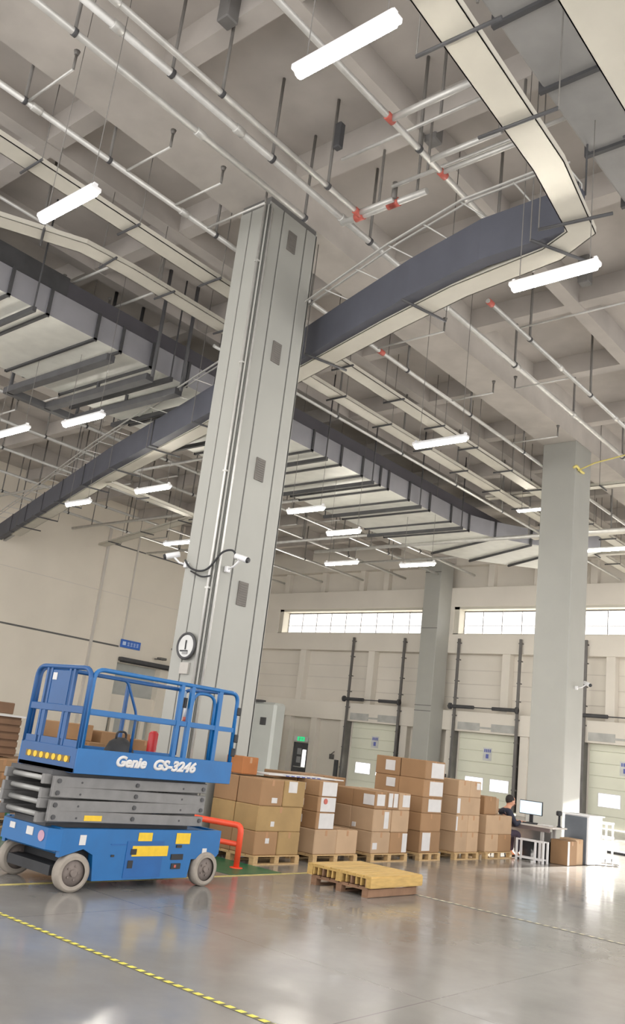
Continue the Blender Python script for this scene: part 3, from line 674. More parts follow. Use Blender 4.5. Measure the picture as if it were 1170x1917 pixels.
# chassis with wheel cut-outs
side = [(ya,.34),(ya,.62),(yb,.62),(yb,.36),(yb-.04,.32),(7.5,.30),(7.47,.1),(6.12,.1),(6.08,.36),(5.95,.42)]
ch = MB(); ch.prism(side, xa, xa-.06, 'x'); ch.prism(side, xb, xb+.06, 'x')
ch.box((xa-.06,ya+.0,.36),(xb+.06,ya+.08,.62), c=.02); ch.box((xa-.06,yb-.05,.36),(xb+.06,yb,.62)); ch.box((xa-.06,ya+.05,.56),(xb+.06,yb-.03,.6)); ch.box((xa-.06,6.1,.1),(xb+.06,7.48,.58))
ch.prism([(xa,ya),(xa-.12,ya-.1),(xb+.12,ya-.1),(xb,ya)], .40, .61, 'z')
co = ch.build('chassis', blue_m, LF)
pa = MB(); pa.box((xa,6.52,.12),(xa+.006,7.05,.5)); pa.box((xa,6.3,.46),(xa+.006,6.51,.47))
pa.build('side_hatch', mat('hatch_blue', (18,84,146), .4), co)
for p_, q_ in (((7.18,.3),(7.36,.36)), ((7.2,.2),(7.34,.26)), ((7.24,.43),(7.32,.46)), ((6.56,.22),(6.63,.3)), ((6.58,.36),(6.66,.42)), ((6.32,.34),(6.36,.36))):
    MB().box((xa,p_[0],p_[1]),(xa+.012,q_[0],q_[1])).build('panel_port', black_m, co)
MB().box((xa,7.24,.215),(xa+.014,7.27,.245)).build('red_switch', red_m, co)
for a, b_, z0, z1 in ((6.6,7.12,.34,.45), (6.66,6.86,.5,.59), (7.22,7.44,.47,.59)): MB().box((xa+.001,a,z0),(xa+.008,b_,z1), c=.002).build('yellow_decal', yellow_m, co)
for a, b_, z0, z1 in ((5.88,5.96,.46,.56), (7.66,7.73,.34,.42)): MB().box((xa+.001,a,z0),(xa+.006,b_,z1)).build('white_decal', paper_m, co)
MB().box((-8.45,ya-.108,.5),(-8.33,ya-.1,.58)).build('white_decal', paper_m, co); MB().box((-8.78,ya-.108,.52),(-8.68,ya-.1,.58)).build('white_decal', paper_m, co)
rr_ = MB(); rr_.tube([(-8.17,ya-.1,.52),(-8.17,ya-.108,.52)], .055, 16); rr_.build('round_decal', mat('pink_decal', (190,150,170), .5), co)
un = MB(); un.box((xa-.1,5.9,.2),(xb+.1,6.1,.42)); un.box((xa-.15,5.68,.14),(xb+.15,5.98,.24)); un.cyl((xa-.1,5.83,.19),(xb+.1,5.83,.19),.05); un.build('front_axle', black_m, LF)
MB().cyl((xa-.1,7.73,.19),(xb+.1,7.73,.19),.05).build('rear_axle', black_m, LF)
for x, y, rz in ((xa+.0,5.86,-.12), (xb+.03,5.84,-.12), (xa,7.73,0), (xb+.03,7.73,0)):
    sgn = 1 if x > -8.5 else -1; d_ = Vector((math.cos(rz), math.sin(rz), 0)); c = Vector((x-.075*sgn, y, .19)) ; c.x += .05*sgn
    t = MB(); A = c-d_*.06; B = c+d_*.06
    t.tube([A, A+d_*.012, B-d_*.012, B], [.165,.19,.19,.165], 36, caps=False)
    t.tube([A, A+d_*.001],[.165,.12],36,caps=False); t.tube([B-d_*.001,B],[.13,.165],36,caps=False)
    wo = t.build('wheel', tyre_m, LF)
    h = MB(); h.tube([c-d_*.045, c+d_*.035, c+d_*.04], [.15,.14,.03], 24); h.cyl(c+d_*.03, c+d_*.07, .035, 12)
    for k in range(5):
        a = 2*PI*k/5; h.cyl(c+d_*.035+Vector((0,.07*math.cos(a),.07*math.sin(a))), c+d_*.052+Vector((0,.07*math.cos(a),.07*math.sin(a))), .011, 6)
    h.build('hub', mat('hub_grey', (122,112,106), .7, vary=.15, scale=12), wo)
# scissor pack
SC = bpy.data.objects.new('scissor_stack', None); COL.objects.link(SC); SC.parent = LF
z = .665; LV = [.665,.785,.905,1.025]
for k, z in enumerate(LV):
    tilt = .010*(1 if k % 2 else -1)
    for x in (-8.06,-8.94):
        s = MB(); s.box((x-.025,5.5,z),(x+.025,7.68,z+.112), c=.006, rot=Matrix.Rotation(tilt,4,'X')); s.build('scissor_arm', grey_m, SC)
    for x in (-8.14,-8.86):
        s = MB(); s.box((x-.025,5.42,z+.0),(x+.025,7.62,z+.1), c=.006, rot=Matrix.Rotation(-tilt,4,'X')); s.build('scissor_arm', grey_m, SC)
    MB().cyl((-8.2,5.5,z+.06),(-8.8,5.5,z+.06),.027,14).build('cross_tube', mat('tube_light', (158,158,156), .4, metal=.2), SC)
    MB().cyl((-8.2,7.6,z+.06),(-8.8,7.6,z+.06),.034,14).build('cross_tube', MATS['tube_light'], SC)
    for y in (5.56,6.6,7.62): MB().tube([(-8.04,y,z+.056),(-8.02,y,z+.056)], .024, 10).build('pivot_pin', dark_m, SC)
    for y in (5.85,7.3): MB().tube([(-8.036,y,z+.05),(-8.03,y,z+.05)], .011, 8).build('pivot_pin', dark_m, SC)
MB().box((-8.036,5.95,.69),(-8.03,6.18,.745)).build('yellow_decal', yellow_m, SC)
MB().box((-8.2,5.6,.6),(-8.8,7.6,.67)).build('scissor_base', dark_m, SC)
MB().box((-8.1,5.5,1.13),(-8.9,7.7,1.175)).build('underframe', dark_m, SC)
# platform
PF = bpy.data.objects.new('platform', None); COL.objects.link(PF); PF.parent = LF
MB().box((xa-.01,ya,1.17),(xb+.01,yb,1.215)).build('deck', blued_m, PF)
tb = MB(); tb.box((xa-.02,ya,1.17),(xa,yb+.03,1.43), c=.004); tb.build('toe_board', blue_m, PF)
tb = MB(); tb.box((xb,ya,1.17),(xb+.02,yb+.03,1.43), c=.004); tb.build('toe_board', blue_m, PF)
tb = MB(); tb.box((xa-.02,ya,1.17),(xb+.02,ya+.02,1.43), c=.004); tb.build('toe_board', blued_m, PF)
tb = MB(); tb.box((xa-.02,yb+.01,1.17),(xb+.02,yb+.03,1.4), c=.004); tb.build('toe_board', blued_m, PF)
tx, wd = text_mb('Genie', .15, (xa+.002,6.17,1.28), (0,1,0), (0,0,1), shear=.25, font_off=.009, fit=.44); tx.build('white_lettering', paper_m, PF)
tx, wd = text_mb('GS-3246', .15, (xa+.002,6.70,1.275), (0,1,0), (0,0,1), shear=.25, font_off=.009, fit=.67); tx.build('white_lettering', paper_m, PF)
dd = MB(); dd.box((xa-.12,ya-.006,1.27),(xb+.14,ya-.001,1.335), mi=1)
for k in range(7): x = xa-.18-k*.118; dd.tube([(x,ya-.005,1.302),(x,ya-.010,1.302)], .034, 12)
dd.build('dotted_decal', [yellow_m, mat('decal_brown', (120,96,40), .5)], PF)
R = .024
def rail(pts, r=R, fr=.1): return MB().tube(fillet(pts, fr), r, 10)
X = xa-.03; XB = xb+.03; T = 2.27
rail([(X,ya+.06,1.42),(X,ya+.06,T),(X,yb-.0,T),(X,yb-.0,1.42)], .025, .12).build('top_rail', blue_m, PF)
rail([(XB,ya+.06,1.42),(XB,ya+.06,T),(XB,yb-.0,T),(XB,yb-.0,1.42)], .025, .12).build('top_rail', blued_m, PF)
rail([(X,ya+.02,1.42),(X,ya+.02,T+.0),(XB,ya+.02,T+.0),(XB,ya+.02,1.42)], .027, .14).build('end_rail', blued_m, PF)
for x in (X, XB):
    MB().box((x-.015,ya+.05,1.79),(x+.015,yb,1.845)).build('mid_rail', blue_m, PF)
    if x == XB:
        for y in (ya+.03,7.0,yb-.03): MB().box((x-.018,y-.02,1.42),(x+.018,y+.02,T-.05)).build('post', blued_m, PF)
        continue
    rail([(x-.035,ya+.1,2.2),(x-.035,6.2,2.2),(x-.035,6.4,1.85),(x-.035,6.4,1.43)], .016, .06).build('brace_rail', blued_m, PF)
    rail([(x-.035,6.1,2.2),(x-.035,7.0,2.2)], .018).build('brace_rail', blued_m, PF)
    for y in (6.99,7.16): MB().box((x-.022,y-.026,1.42),(x+.022,y+.026,T)).build('post', blue_m, PF)
    rail([(x-.02,7.2,1.43),(x-.02,7.2,2.2),(x-.02,7.58,2.2),(x-.02,7.58,1.43)], .02, .16).build('post', blue_m, PF)
    MB().box((x-.02,7.60,1.42),(x+.02,7.66,T)).build('post', blue_m, PF)
    MB().box((x-.02,ya+.0,1.42),(x+.02,ya+.055,T-.1)).build('post', blue_m, PF)
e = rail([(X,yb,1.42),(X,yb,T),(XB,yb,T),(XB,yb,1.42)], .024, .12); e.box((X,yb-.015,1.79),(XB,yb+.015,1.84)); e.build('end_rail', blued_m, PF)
ep = MB(); yy = ya+.02
ep.box((-8.32,yy-.012,1.84),(-8.72,yy+.012,2.24), c=.02)                      # solid upper plate
ep.box((X,yy-.02,1.78),(XB,yy+.02,1.86), c=.006)
for x in (-8.28,-8.36,-8.72,-8.8): ep.box((x-.018,yy-.018,1.43),(x+.018,yy+.018,2.25))
for x0, x1 in ((-8.0,-8.26),(-8.38,-8.7),(-8.82,-9.0)): ep.box((x0,yy-.012,1.42),(x1,yy+.012,1.5))
ep.box((-8.26,yy-.012,1.5),(-8.38,yy+.012,1.84)); ep.box((-8.7,yy-.012,1.5),(-8.82,yy+.012,1.84))
ep.build('entry_gate', blued_m, PF)
MB().box((-8.6,yy-.018,2.12),(-8.68,yy-.013,2.2)).build('white_decal', paper_m, PF)
for y, z in ((7.96,2.05),(7.97,1.72),(7.95,1.55)): MB().box((X+.02,y-.03,z-.05),(X+.05,y+.03,z+.05), c=.01).build('latch', black_m, PF)
for y in (7.05,7.1): MB().box((X-.06,y-.02,2.0),(X-.02,y+.02,2.12)).build('latch', black_m, PF)
cbx = MB(); cbx.box((-8.1,7.03,2.06),(-8.03,7.13,2.2), c=.015); cbx.build('control_box', mat('box_grey', (150,170,190), .5), PF)
# things on the platform
bag = MB(); bag.tube([(-8.5,6.62,1.217),(-8.5,6.62,1.25),(-8.5,6.62,1.4),(-8.5,6.62,1.52),(-8.5,6.62,1.575)], [.15,.18,.185,.13,.05], 16)
bg_ = thing('tool_bag', 'black rounded tool bag standing on the lift platform', 'bag', (-8.5,6.62,1.216)); bag.build('bag_body', black_m, bg_)
rail([(-8.5,6.55,1.53),(-8.5,6.55,1.64),(-8.5,6.69,1.64),(-8.5,6.69,1.53)], .013, .05).build('handle', black_m, bg_)
ex = thing('fire_extinguisher', 'red upright cylinder seen through the rails of the lift', 'extinguisher', (-12.6,10.5,0))
bx = MB(); bx.tube([(-12.6,10.53,1.15),(-12.6,10.53,1.17),(-12.6,10.53,1.64),(-12.6,10.53,1.69)], [.08,.09,.09,.05], 16); bx.build('cylinder_body', mat('deep_red', (178,40,46), .4), ex)
st_ = MB(); st_.box((-12.75,10.35,0),(-12.45,10.65,1.15), c=.01); st_.build('stand', white_m, ex)
sq = thing('squirt_bottle', 'white and red bottle hanging at the folded rails of the lift', 'bottle', (-8.06,7.22,1.86))
MB().tube([(-8.1,7.22,1.9),(-8.1,7.22,2.0),(-8.1,7.22,2.03)], [.035,.035,.015], 12).build('bottle_body', white_m, sq); MB().tube([(-8.1,7.22,1.84),(-8.1,7.22,1.9)], .036, 12).build('bottle_base', red_m, sq)

# ------------------------------------------------------------------ red guard rail at the column
gr = thing('guard_rail', 'orange red tubular guard rail at the foot of the tall column', 'guard rail', (-8.93,9.3,0))
MB().tube(fillet([(-8.93,9.3,0),(-8.93,9.3,.56),(-10.3,9.02,.56),(-11.4,9.02,.56),(-11.4,9.02,0)],.09), .042, 14).build('top_tube', orange_m, gr)
MB().tube([(-8.93,9.3,.31),(-10.3,9.02,.31),(-11.4,9.02,.31)], .036, 12).build('lower_tube', orange_m, gr)
MB().tube([(-8.93,9.3,.002),(-8.93,9.3,.012)], .09, 16).build('base_plate', orange_m, gr)

# ------------------------------------------------------------------ pallets
def pallet(name, x0, x1, y0, y1, z0, label, m=wood_m, h=.13, boards_along='y', slats=7, group='pallets'):
    r = thing(name, label, 'pallet', ((x0+x1)/2,(y0+y1)/2,z0), group)
    bw = .09; t = .018
    for k in range(3):
        x = x0+(x1-x0-bw)*k/2
        MB().box((x,y0,z0),(x+bw,y1,z0+t)).build('base_board', m, r)
        for j_ in range(3):
            y = y0+(y1-y0-.1)*j_/2; MB().box((x,y,z0+t),(x+bw,y+.1,z0+h-2*t), c=.003).build('block', m, r)
    for j_ in range(3):
        y = y0+(y1-y0-.1)*j_/2; MB().box((x0,y,z0+h-2*t),(x1,y+.1,z0+h-t)).build('stringer_board', m, r)
    sw = (x1-x0)/slats
    for k in range(slats): MB().box((x0+k*sw+.008,y0,z0+h-t),(x0+(k+1)*sw-.008,y1,z0+h), c=.002).build('deck_board', m, r)
    return r

# ------------------------------------------------------------------ cartons
def carton(x0, x1, y0, y1, z0, z1, label, m=card_m, lab=None, tape=True, group='cartons on pallets', name='cardboard_carton'):
    jx = random.uniform(-.008,.008); jy = random.uniform(-.006,.006); g = .004
    a = (x0+g+jx, y0+g+jy, z0+.001); b_ = (x1-g+jx, y1-g+jy, z1)
    r = thing(name, label, 'carton', ((x0+x1)/2,(y0+y1)/2,z0), group)
    MB().box(a, b_, c=.012).build('carton_body', m, r)
    ym = (a[1]+b_[1])/2; zt = b_[2]
    if tape:
        t = MB(); t.box((a[0]+.01,ym-.025,zt-.001),(b_[0]-.01,ym+.025,zt+.0012)); t.box((b_[0]-.001,ym-.025,zt-.09),(b_[0]+.0012,ym+.025,zt-.008)); t.build('tape_strip', tapeb_m, r)
    h = z1-z0
    if lab:
        for (f0, f1, g0, g1) in lab:
            q = MB(); q.box((b_[0]-.001, a[1]+(b_[1]-a[1])*f0, a[2]+h*g0),(b_[0]+.002, a[1]+(b_[1]-a[1])*f1, a[2]+h*g1)); q.build('shipping_label', paper_m, r)
    return r
def lab_end(r, x0, x1, y, z0, z1, fx0, fx1, fz0, fz1):
    q = MB(); q.box((x0+(x1-x0)*fx0, y-.008, z0+(z1-z0)*fz0),(x0+(x1-x0)*fx1, y+.008, z0+(z1-z0)*fz1)); q.build('shipping_label', paper_m, r)
def stack(ydiv, zdiv, tiers, where, x1=-9.1, depth=1.0, xdiv=2, m=card_m, labels={}, mats={}, zb=.13, end=None):
    y0, y1 = ydiv
    pallet('wooden_pallet', x1-depth-.02, x1+.02, y0-.01, y1+.01, 0, 'wooden pallet under the %s' % where, m=wood_m, slats=6, group='pallets under carton stacks')
    zs = [zb]+zdiv
    tn = ['bottom tier','second tier','third tier','fourth tier','fifth tier','sixth tier']
    for k in range(len(zdiv)):
        cols = tiers[k] if k < len(tiers) else tiers[-1]
        for c in range(cols):
            for d in range(xdiv):
                a = y0+(y1-y0)*c/cols; b_ = y0+(y1-y0)*(c+1)/cols
                xx1 = x1-d*depth/xdiv; xx0 = xx1-depth/xdiv
                side = ('left' if c == 0 else ('right' if c == cols-1 else 'middle')) if cols > 1 else 'full width'
                row = 'front' if d == 0 else 'rear'
                mm = mats.get((k,c), m)
                lb = labels.get((k,c)) if d == 0 else None
                r = carton(xx0, xx1, a, b_, zs[k], zdiv[k], '%s %s carton in %s of the %s' % (side, row, tn[k], where), mm, lb, tape=(d == 0))
                if c == 0 and end and (k,d) in end: lab_end(r, xx0, xx1, a, zs[k], zdiv[k], *end[(k,d)])
    return zdiv[-1]
W1 = 'stack nearest the tall column'
stack((9.8,10.8), [.46,.82,1.2], [2,1,2], W1, labels={(0,0):[(.45,.62,.5,.72)], (1,0):[(.3,.38,.2,.4)], (2,0):[(.5,.75,.12,.32)], (2,1):[(.2,.6,.55,.98)]}, mats={(0,1):mat('cardboard_tan',(162,134,90),.8,obj_var=.06), (1,0):MATS.get('cardboard_tan', card_m), (2,1):MATS.get('cardboard_tan', card_m)})
carton(-9.98,-9.6,9.85,10.2,1.22,1.48, 'single orange brown carton sitting on top of the stack nearest the tall column', mat('cardboard_orange',(164,106,62),.8), None)
W2 = 'second stack with white printed film'
stack((11.15,12.28), [.5], [2], W2, m=cardl_m, end={(0,0):(.1,.3,.3,.6)})
film_m = mat('white_film', (206,208,206), .3, vary=.12, scale=14)
for k, (z0, z1) in enumerate(((.5,.76),(.76,1.0),(1.0,1.24))):
    tn = ('second','third','top')[k]
    r = carton(-9.62,-9.12,11.17,11.63,z0,z1, 'left carton in the %s tier of the second stack, half covered with white printed labels' % tn, card_m, [(.15,.98,.05,.95)], group='cartons on pallets'); 
    if k == 1: MB().tube([(-9.118,11.35,z0+.17),(-9.108,11.35,z0+.17)], .045, 10).build('red_sticker', red_m, r)
    lab_end(r, -9.62,-9.12,11.172,z0,z1,.05,.4,.3,.75)
    carton(-10.1,-9.62,11.17,11.66,z0,z1, 'rear left carton in the %s tier of the second stack' % tn, card_m, None, tape=False)
    carton(-10.1,-9.64,11.68,12.28,z0,z1, 'rear right carton in the %s tier of the second stack' % tn, card_m, [(.1,.5,.1,.9)] if k == 2 else None)
fp = thing('printed_board', 'flat white board with blue printing lying on top of the first two stacks', 'board', (-9.7,11.2,1.245))
MB().box((-10.0,10.3,1.245),(-9.45,12.2,1.262), c=.003).build('board_sheet', paper_m, fp)
pp = MB()
for k in range(7): MB().tube([(-9.51,10.75+k*.13,1.262),(-9.51,10.75+k*.13,1.264)], .038, 10).build('blue_print', mat('blue_print', (60,80,160), .5), fp)
for k in range(7): MB().box((-9.4501,10.7+k*.13,1.247),(-9.448,10.78+k*.13,1.26)).build('blue_print', mat('blue_print', (60,80,160), .5), fp)

W3 = 'third stack from the column'
stack((12.68,13.76), [.48,.85,1.14], [2,2,3], W3, m=card_m, xdiv=2, labels={(0,1):[(.7,.98,.05,.95)], (1,0):[(.6,.85,.15,.9)], (2,0):[(.15,.8,.2,.85)], (2,1):[(.1,.45,.15,.95),(.55,.9,.15,.95)], (2,2):[(.3,.95,.2,.9)], (0,0):[(.05,.3,.2,.5)]}, mats={(1,0):cardl_m,(1,1):cardl_m,(0,0):cardl_m,(2,2):cardl_m}, end={(2,0):(.5,.95,.2,.8),(1,0):(.1,.25,.1,.3)})
W4 = 'tallest front stack'
stack((14.17,14.86), [.5,.82,1.1,1.42,1.76], [1,1,1,1,1], W4, depth=1.14, m=card_m, labels={(0,0):[(.1,.5,.1,.95)], (2,0):[(.3,.95,.1,.9)], (3,0):[(.3,.98,.1,.9)], (4,0):[(.3,.95,.1,.9)]}, end={(2,0):(.1,.4,.3,.7), (4,1):(.42,.8,.25,.8), (3,1):(.5,.85,.35,.85)})
W5 = 'dark stack right of the tallest'
stack((15.4,16.3), [.5,.82,1.16,1.47], [2,2,1,2], W5, m=cardd_m, mats={(k,c):cardl_m for k in range(4) for c in (0,1)}, labels={(3,1):[(.6,.9,.5,.9)],(1,0):[(.0,.12,.1,.9)],(2,0):[(.0,.12,.1,.9)]})
W6 = 'low stack beside the desk'
stack((16.6,17.7), [.47,.84], [2,1], W6, m=cardl_m, mats={(0,1):card_m}, end={})
carton(-10.05,-9.2,16.65,17.15,.84,1.2, 'upper left carton on the low stack beside the desk', card_m, None)
carton(-10.05,-9.4,17.17,17.65,.84,1.16, 'upper right carton on the low stack beside the desk', cardl_m, None)
stack((12.0,13.3), [.5,.9,1.27], [2,2,2], 'half-hidden stack behind the third stack', x1=-10.25, xdiv=1, depth=.9, m=card_m, labels={(2,0):[(.3,.7,.2,.7)]})

# front pallets (two stacked)
pallet('wooden_pallet', -7.76,-6.83,9.53,10.62,0, 'worn brown lower pallet of the pair lying in front of the stacks', woodd_m, h=.12, slats=6, group='front pallets')
pallet('wooden_pallet', -7.82,-6.76,9.5,10.66,.121, 'yellow upper pallet of the pair lying in front of the stacks', woody_m, h=.14, slats=8, group='front pallets')

for nm, (px0,px1,py0,py1,pz0,pz1), mm in (('side_board',(-6.775,-6.758,9.49,10.67,.135,.245),woody_m),('side_board',(-6.83,-6.815,9.53,10.62,.005,.10),woodd_m)):
    par = [o for o in bpy.data.objects if o.get('group') == 'front pallets'][0 if mm is woodd_m else 1]
    MB().box((px0,py0,pz0),(px1,py1,pz1),c=.003).build(nm, mm, par)
par = [o for o in bpy.data.objects if o.get('group') == 'front pallets'][1]
for k in range(14):
    x = -7.80+k*.078
    MB().box((x,9.505,.135),(x+.022,9.6,.243),c=.002).build('slat_end', woody_m if k % 3 else woodd_m, par)

# ------------------------------------------------------------------ left background stacks
stack((7.3,8.8), [.45,.8,1.0], [2,2,2], 'low stack behind the lift', x1=-12.6, m=card_m, depth=1.2)
carton(-13.9,-12.7,8.85,9.6,.0,1.38,'tall carton seen through the lower rails of the lift', card_m)
def lift_stack():
    r = thing('crate_stack', 'dark brown slatted crate at the left edge of the photo', 'crate', (-13.6,6.6,1.0))
    MB().box((-14.3,5.2,1.02),(-13.0,8.05,1.64)).build('crate_body', cardd_m, r)
    q = MB()
    for k in range(5): q.box((-12.99,5.2,1.06+k*.115),(-12.975,8.05,1.14+k*.115))
    q.build('slat', cardd_m, r); MB().box((-14.35,5.15,1.64),(-12.95,8.1,1.67)).build('lid_edge', paper_m, r)
    return r
lift_stack()
carton(-14.2,-13.0,6.2,7.9,1.68,1.86,'flat dark carton on the slatted crate at the left edge', cardd_m)
stack((5.0,7.2), [.5,1.0], [2,2], 'wide stack at the left edge', x1=-12.9, m=card_m, depth=1.2, labels={(0,1):[(.1,.5,.3,.7)]})
for k, (y0, y1, z0, z1) in enumerate(((8.9,9.5,1.38,1.66),(9.7,10.35,1.0,1.3),(9.7,10.35,1.3,1.58),(10.4,11.0,1.0,1.5))):
    carton(-13.8,-13.0,y0,y1,z0,z1,['small carton on top of the tall carton behind the rails','lower carton on the white bench behind the lift','upper carton on the white bench behind the lift','carton at the right end of the white bench behind the lift'][k], (card_m,cardl_m,card_m,card_m)[k])
bn = thing('packing_bench', 'white bench carrying cartons behind the lift', 'bench', (-13.4,10.3,0))
MB().box((-13.9,9.65,.96),(-12.95,11.1,1.0)).build('bench_top', white_m, bn)
for x in (-13.85,-13.0):
    for y in (9.7,11.02): MB().box((x,y,0),(x+.05,y+.05,.96)).build('leg', white_m, bn)
rlc = thing('roller_conveyor', 'short grey roller conveyor at the left edge behind the lift', 'conveyor', (-11.9,6.2,0))
for x in (-12.3,-11.5): MB().box((x-.02,4.8,.5),(x+.02,7.6,.6)).build('side_frame', pipe_m, rlc)
for k in range(22): MB().cyl((-12.28,4.9+k*.125,.58),(-11.52,4.9+k*.125,.58),.028,8).build('roller', pipe_m, rlc)
for x in (-12.3,-11.5):
    for y in (5.2,7.2): MB().box((x-.025,y-.025,0),(x+.025,y+.025,.52)).build('leg', green_m, rlc)
carton(-12.25,-11.6,5.3,6.2,.61,.95,'carton riding on the roller conveyor at the left edge', cardd_m)

# ------------------------------------------------------------------ desk corner
dkx = thing('work_desk', 'grey topped work desk with a low white frame at the right', 'desk', (-8.95,18.35,0))
MB().box((-9.65,17.98,.69),(-8.32,18.7,.725), c=.005).build('desk_top', mat('desk_top', (196,190,184), .45), dkx)
MB().box((-9.62,18.0,.61),(-8.4,18.04,.69)).build('front_rail', mat('desk_rail', (110,98,96), .6), dkx)
for x, y in ((-9.6,18.05),(-8.58,18.05),(-9.6,18.62),(-8.58,18.62)): MB().box((x-.03,y-.03,0),(x+.03,y+.03,.69)).build('leg', mat('desk_leg',(170,168,166),.5), dkx)
MB().box((-9.62,18.5,.2),(-8.6,18.55,.6)).build('modesty_panel', mat('panel_grey',(140,138,136),.6), dkx)
rk = thing('low_rack', 'low white tubular rack under the desk', 'rack', (-8.95,17.9,0))
for y in (17.75,17.95):
    for z in (.05,.4): MB().box((-9.0,y-.015,z),(-8.4,y+.015,z+.03)).build('rail', white_m, rk)
    for x in (-9.0,-8.58,-8.4): MB().box((x-.018,y-.018,0),(x+.018,y+.018,.43)).build('post', white_m, rk)
for k, (x, lb) in enumerate(((-8.95,'left black computer tower under the work desk'),(-8.66,'black computer tower on the floor under the desk, right one'))):
    q = MB().box((x-.1,18.1,0),(x+.1,18.5,.4), c=.01); q.box((x-.06,18.092,.12),(x+.06,18.1,.2)); tag(q.build('computer_tower', black_m), lb, 'computer')
mo = thing('monitor', 'lit computer monitor on the work desk', 'monitor', (-9.05,18.45,.726))
MB().box((-9.32,18.42,.90),(-8.78,18.46,1.19), c=.008).build('monitor_shell', black_m, mo)
MB().box((-9.305,18.412,.915),(-8.795,18.42,1.175)).build('monitor_screen', screen_m, mo)
q = MB(); q.box((-9.09,18.45,.74),(-9.01,18.48,1.0)); q.box((-9.17,18.38,.726),(-8.93,18.56,.742), c=.005); q.build('monitor_stand', black_m, mo)
mo.rotation_euler = (0,0,.0)
kb = thing('keyboard', 'black keyboard on the work desk', 'keyboard', (-9.0,18.15,.726)); MB().box((-9.2,18.08,.726),(-8.78,18.22,.745), c=.004).build('keyboard_base', black_m, kb)
q = MB()
for i in range(12):
    for j_ in range(4): q.box((-9.18+i*.033,18.095+j_*.03,.745),(-9.155+i*.033,18.117+j_*.03,.75))
q.build('keys', dark_m, kb)
tag(MB().box((-8.72,18.1,.726),(-8.46,18.32,.75), c=.004).build('paper_pile', paper_m), 'pile of white papers on the right half of the desk', 'papers')
tag(MB().box((-9.55,18.06,.726),(-9.4,18.2,.86), c=.01).build('label_printer', white_m), 'small white label printer at the left end of the desk', 'printer')
bt_ = thing('desk_scanner', 'black upright hand scanner on its stand on the desk', 'scanner', (-8.42,18.5,.726))
MB().tube([(-8.42,18.5,.726),(-8.42,18.5,.75),(-8.42,18.5,.98)], [.06,.03,.022], 10).build('scanner_stand', black_m, bt_); MB().box((-8.46,18.4,.96),(-8.38,18.56,1.06), c=.02).build('scanner_head', black_m, bt_)
carton(-8.5,-8.1,18.28,18.75,.0,.49,'left carton of the two standing by the charcoal cabinet', card_m, [(.0,.2,.02,.98)], group='cartons by the cabinet')
carton(-8.52,-8.14,18.76,19.15,.0,.52,'right carton of the two standing by the charcoal cabinet', cardl_m, None, group='cartons by the cabinet')
cbn = thing('white_cabinet', 'white cabinet with a charcoal end panel right of the desk', 'cabinet', (-8.3,19.45,0))
MB().box((-8.62,19.2,.02),(-8.06,19.95,1.0), c=.006).build('cabinet_body', white_m, cbn)
MB().box((-8.6,19.18,.02),(-8.1,19.2,.98)).build('end_panel', gunmetal_m, cbn)
MB().box((-8.66,19.16,1.0),(-8.02,20.0,1.03), c=.004).build('cabinet_top', white_m, cbn)
MB().box((-8.058,19.88,.5),(-8.04,19.9,.65)).build('door_handle', pipe_m, cbn)
ct = thing('white_cart', 'small white two-shelf cart beside the cabinet', 'cart', (-8.4,21.3,0))
for z in (.82,.5): MB().box((-8.75,20.95,z),(-8.35,21.4,z+.05), c=.01).build('shelf', white_m, ct)
for x in (-8.72,-8.38):
    for y in (20.98,21.37): MB().box((x-.018,y-.018,.06),(x+.018,y+.018,.84)).build('leg', white_m, ct)
for x in (-8.72,-8.38):
    for y in (20.98,21.37): MB().tube([(x-.012,y,.031),(x+.012,y,.031)], .03, 10).build('caster', dark_m, ct)
cz = MB(); cz.tube(fillet([(-8.05,19.6,.012),(-7.9,19.9,.012),(-7.75,20.3,.012),(-8.0,20.7,.012),(-8.3,20.4,.012)],.2,8), .01, 6); tag(cz.build('floor_cable', track_m), 'thin grey cable looping on the floor beside the white cabinet', 'cable')
mt = MB(); mt.box((-9.6,24.0,0),(-8.7,24.6,.05), c=.02); tag(mt.build('floor_mat', dark_m), 'dark mat on the bright floor behind the white cart', 'mat')

# ------------------------------------------------------------------ person at the desk
def skin_obj(name, verts, edges, radii, m, parent, sub=2):
    og = world_loc(parent); me = bpy.data.meshes.new(name); me.from_pydata([Vector(v)-og for v in verts], edges, []); me.update()
    o = bpy.data.objects.new(name, me); COL.objects.link(o)
    md_ = o.modifiers.new('s', 'SKIN'); lay = me.skin_vertices[0] if me.skin_vertices else None
    if lay is None:
        bpy.context.view_layer.objects.active = o; lay = me.skin_vertices[0]
    for i, r in enumerate(radii):
        lay.data[i].radius = r if isinstance(r, tuple) else (r, r); lay.data[i].use_root = (i == 0)
    sb = o.modifiers.new('u', 'SUBSURF'); sb.levels = sub; sb.render_levels = sub
    dg = bpy.context.evaluated_depsgraph_get(); dg.update(); m2 = bpy.data.meshes.new_from_object(o.evaluated_get(dg))
    for p in m2.polygons: p.use_smooth = True
    m2.materials.clear(); m2.materials.append(m); bpy.data.objects.remove(o)
    o = bpy.data.objects.new(name, m2); COL.objects.link(o); o.parent = parent; return o
pr = thing('person', 'person in dark jacket with pale stripe seated at the desk, facing the monitor', 'person', (-9.42,17.74,0))
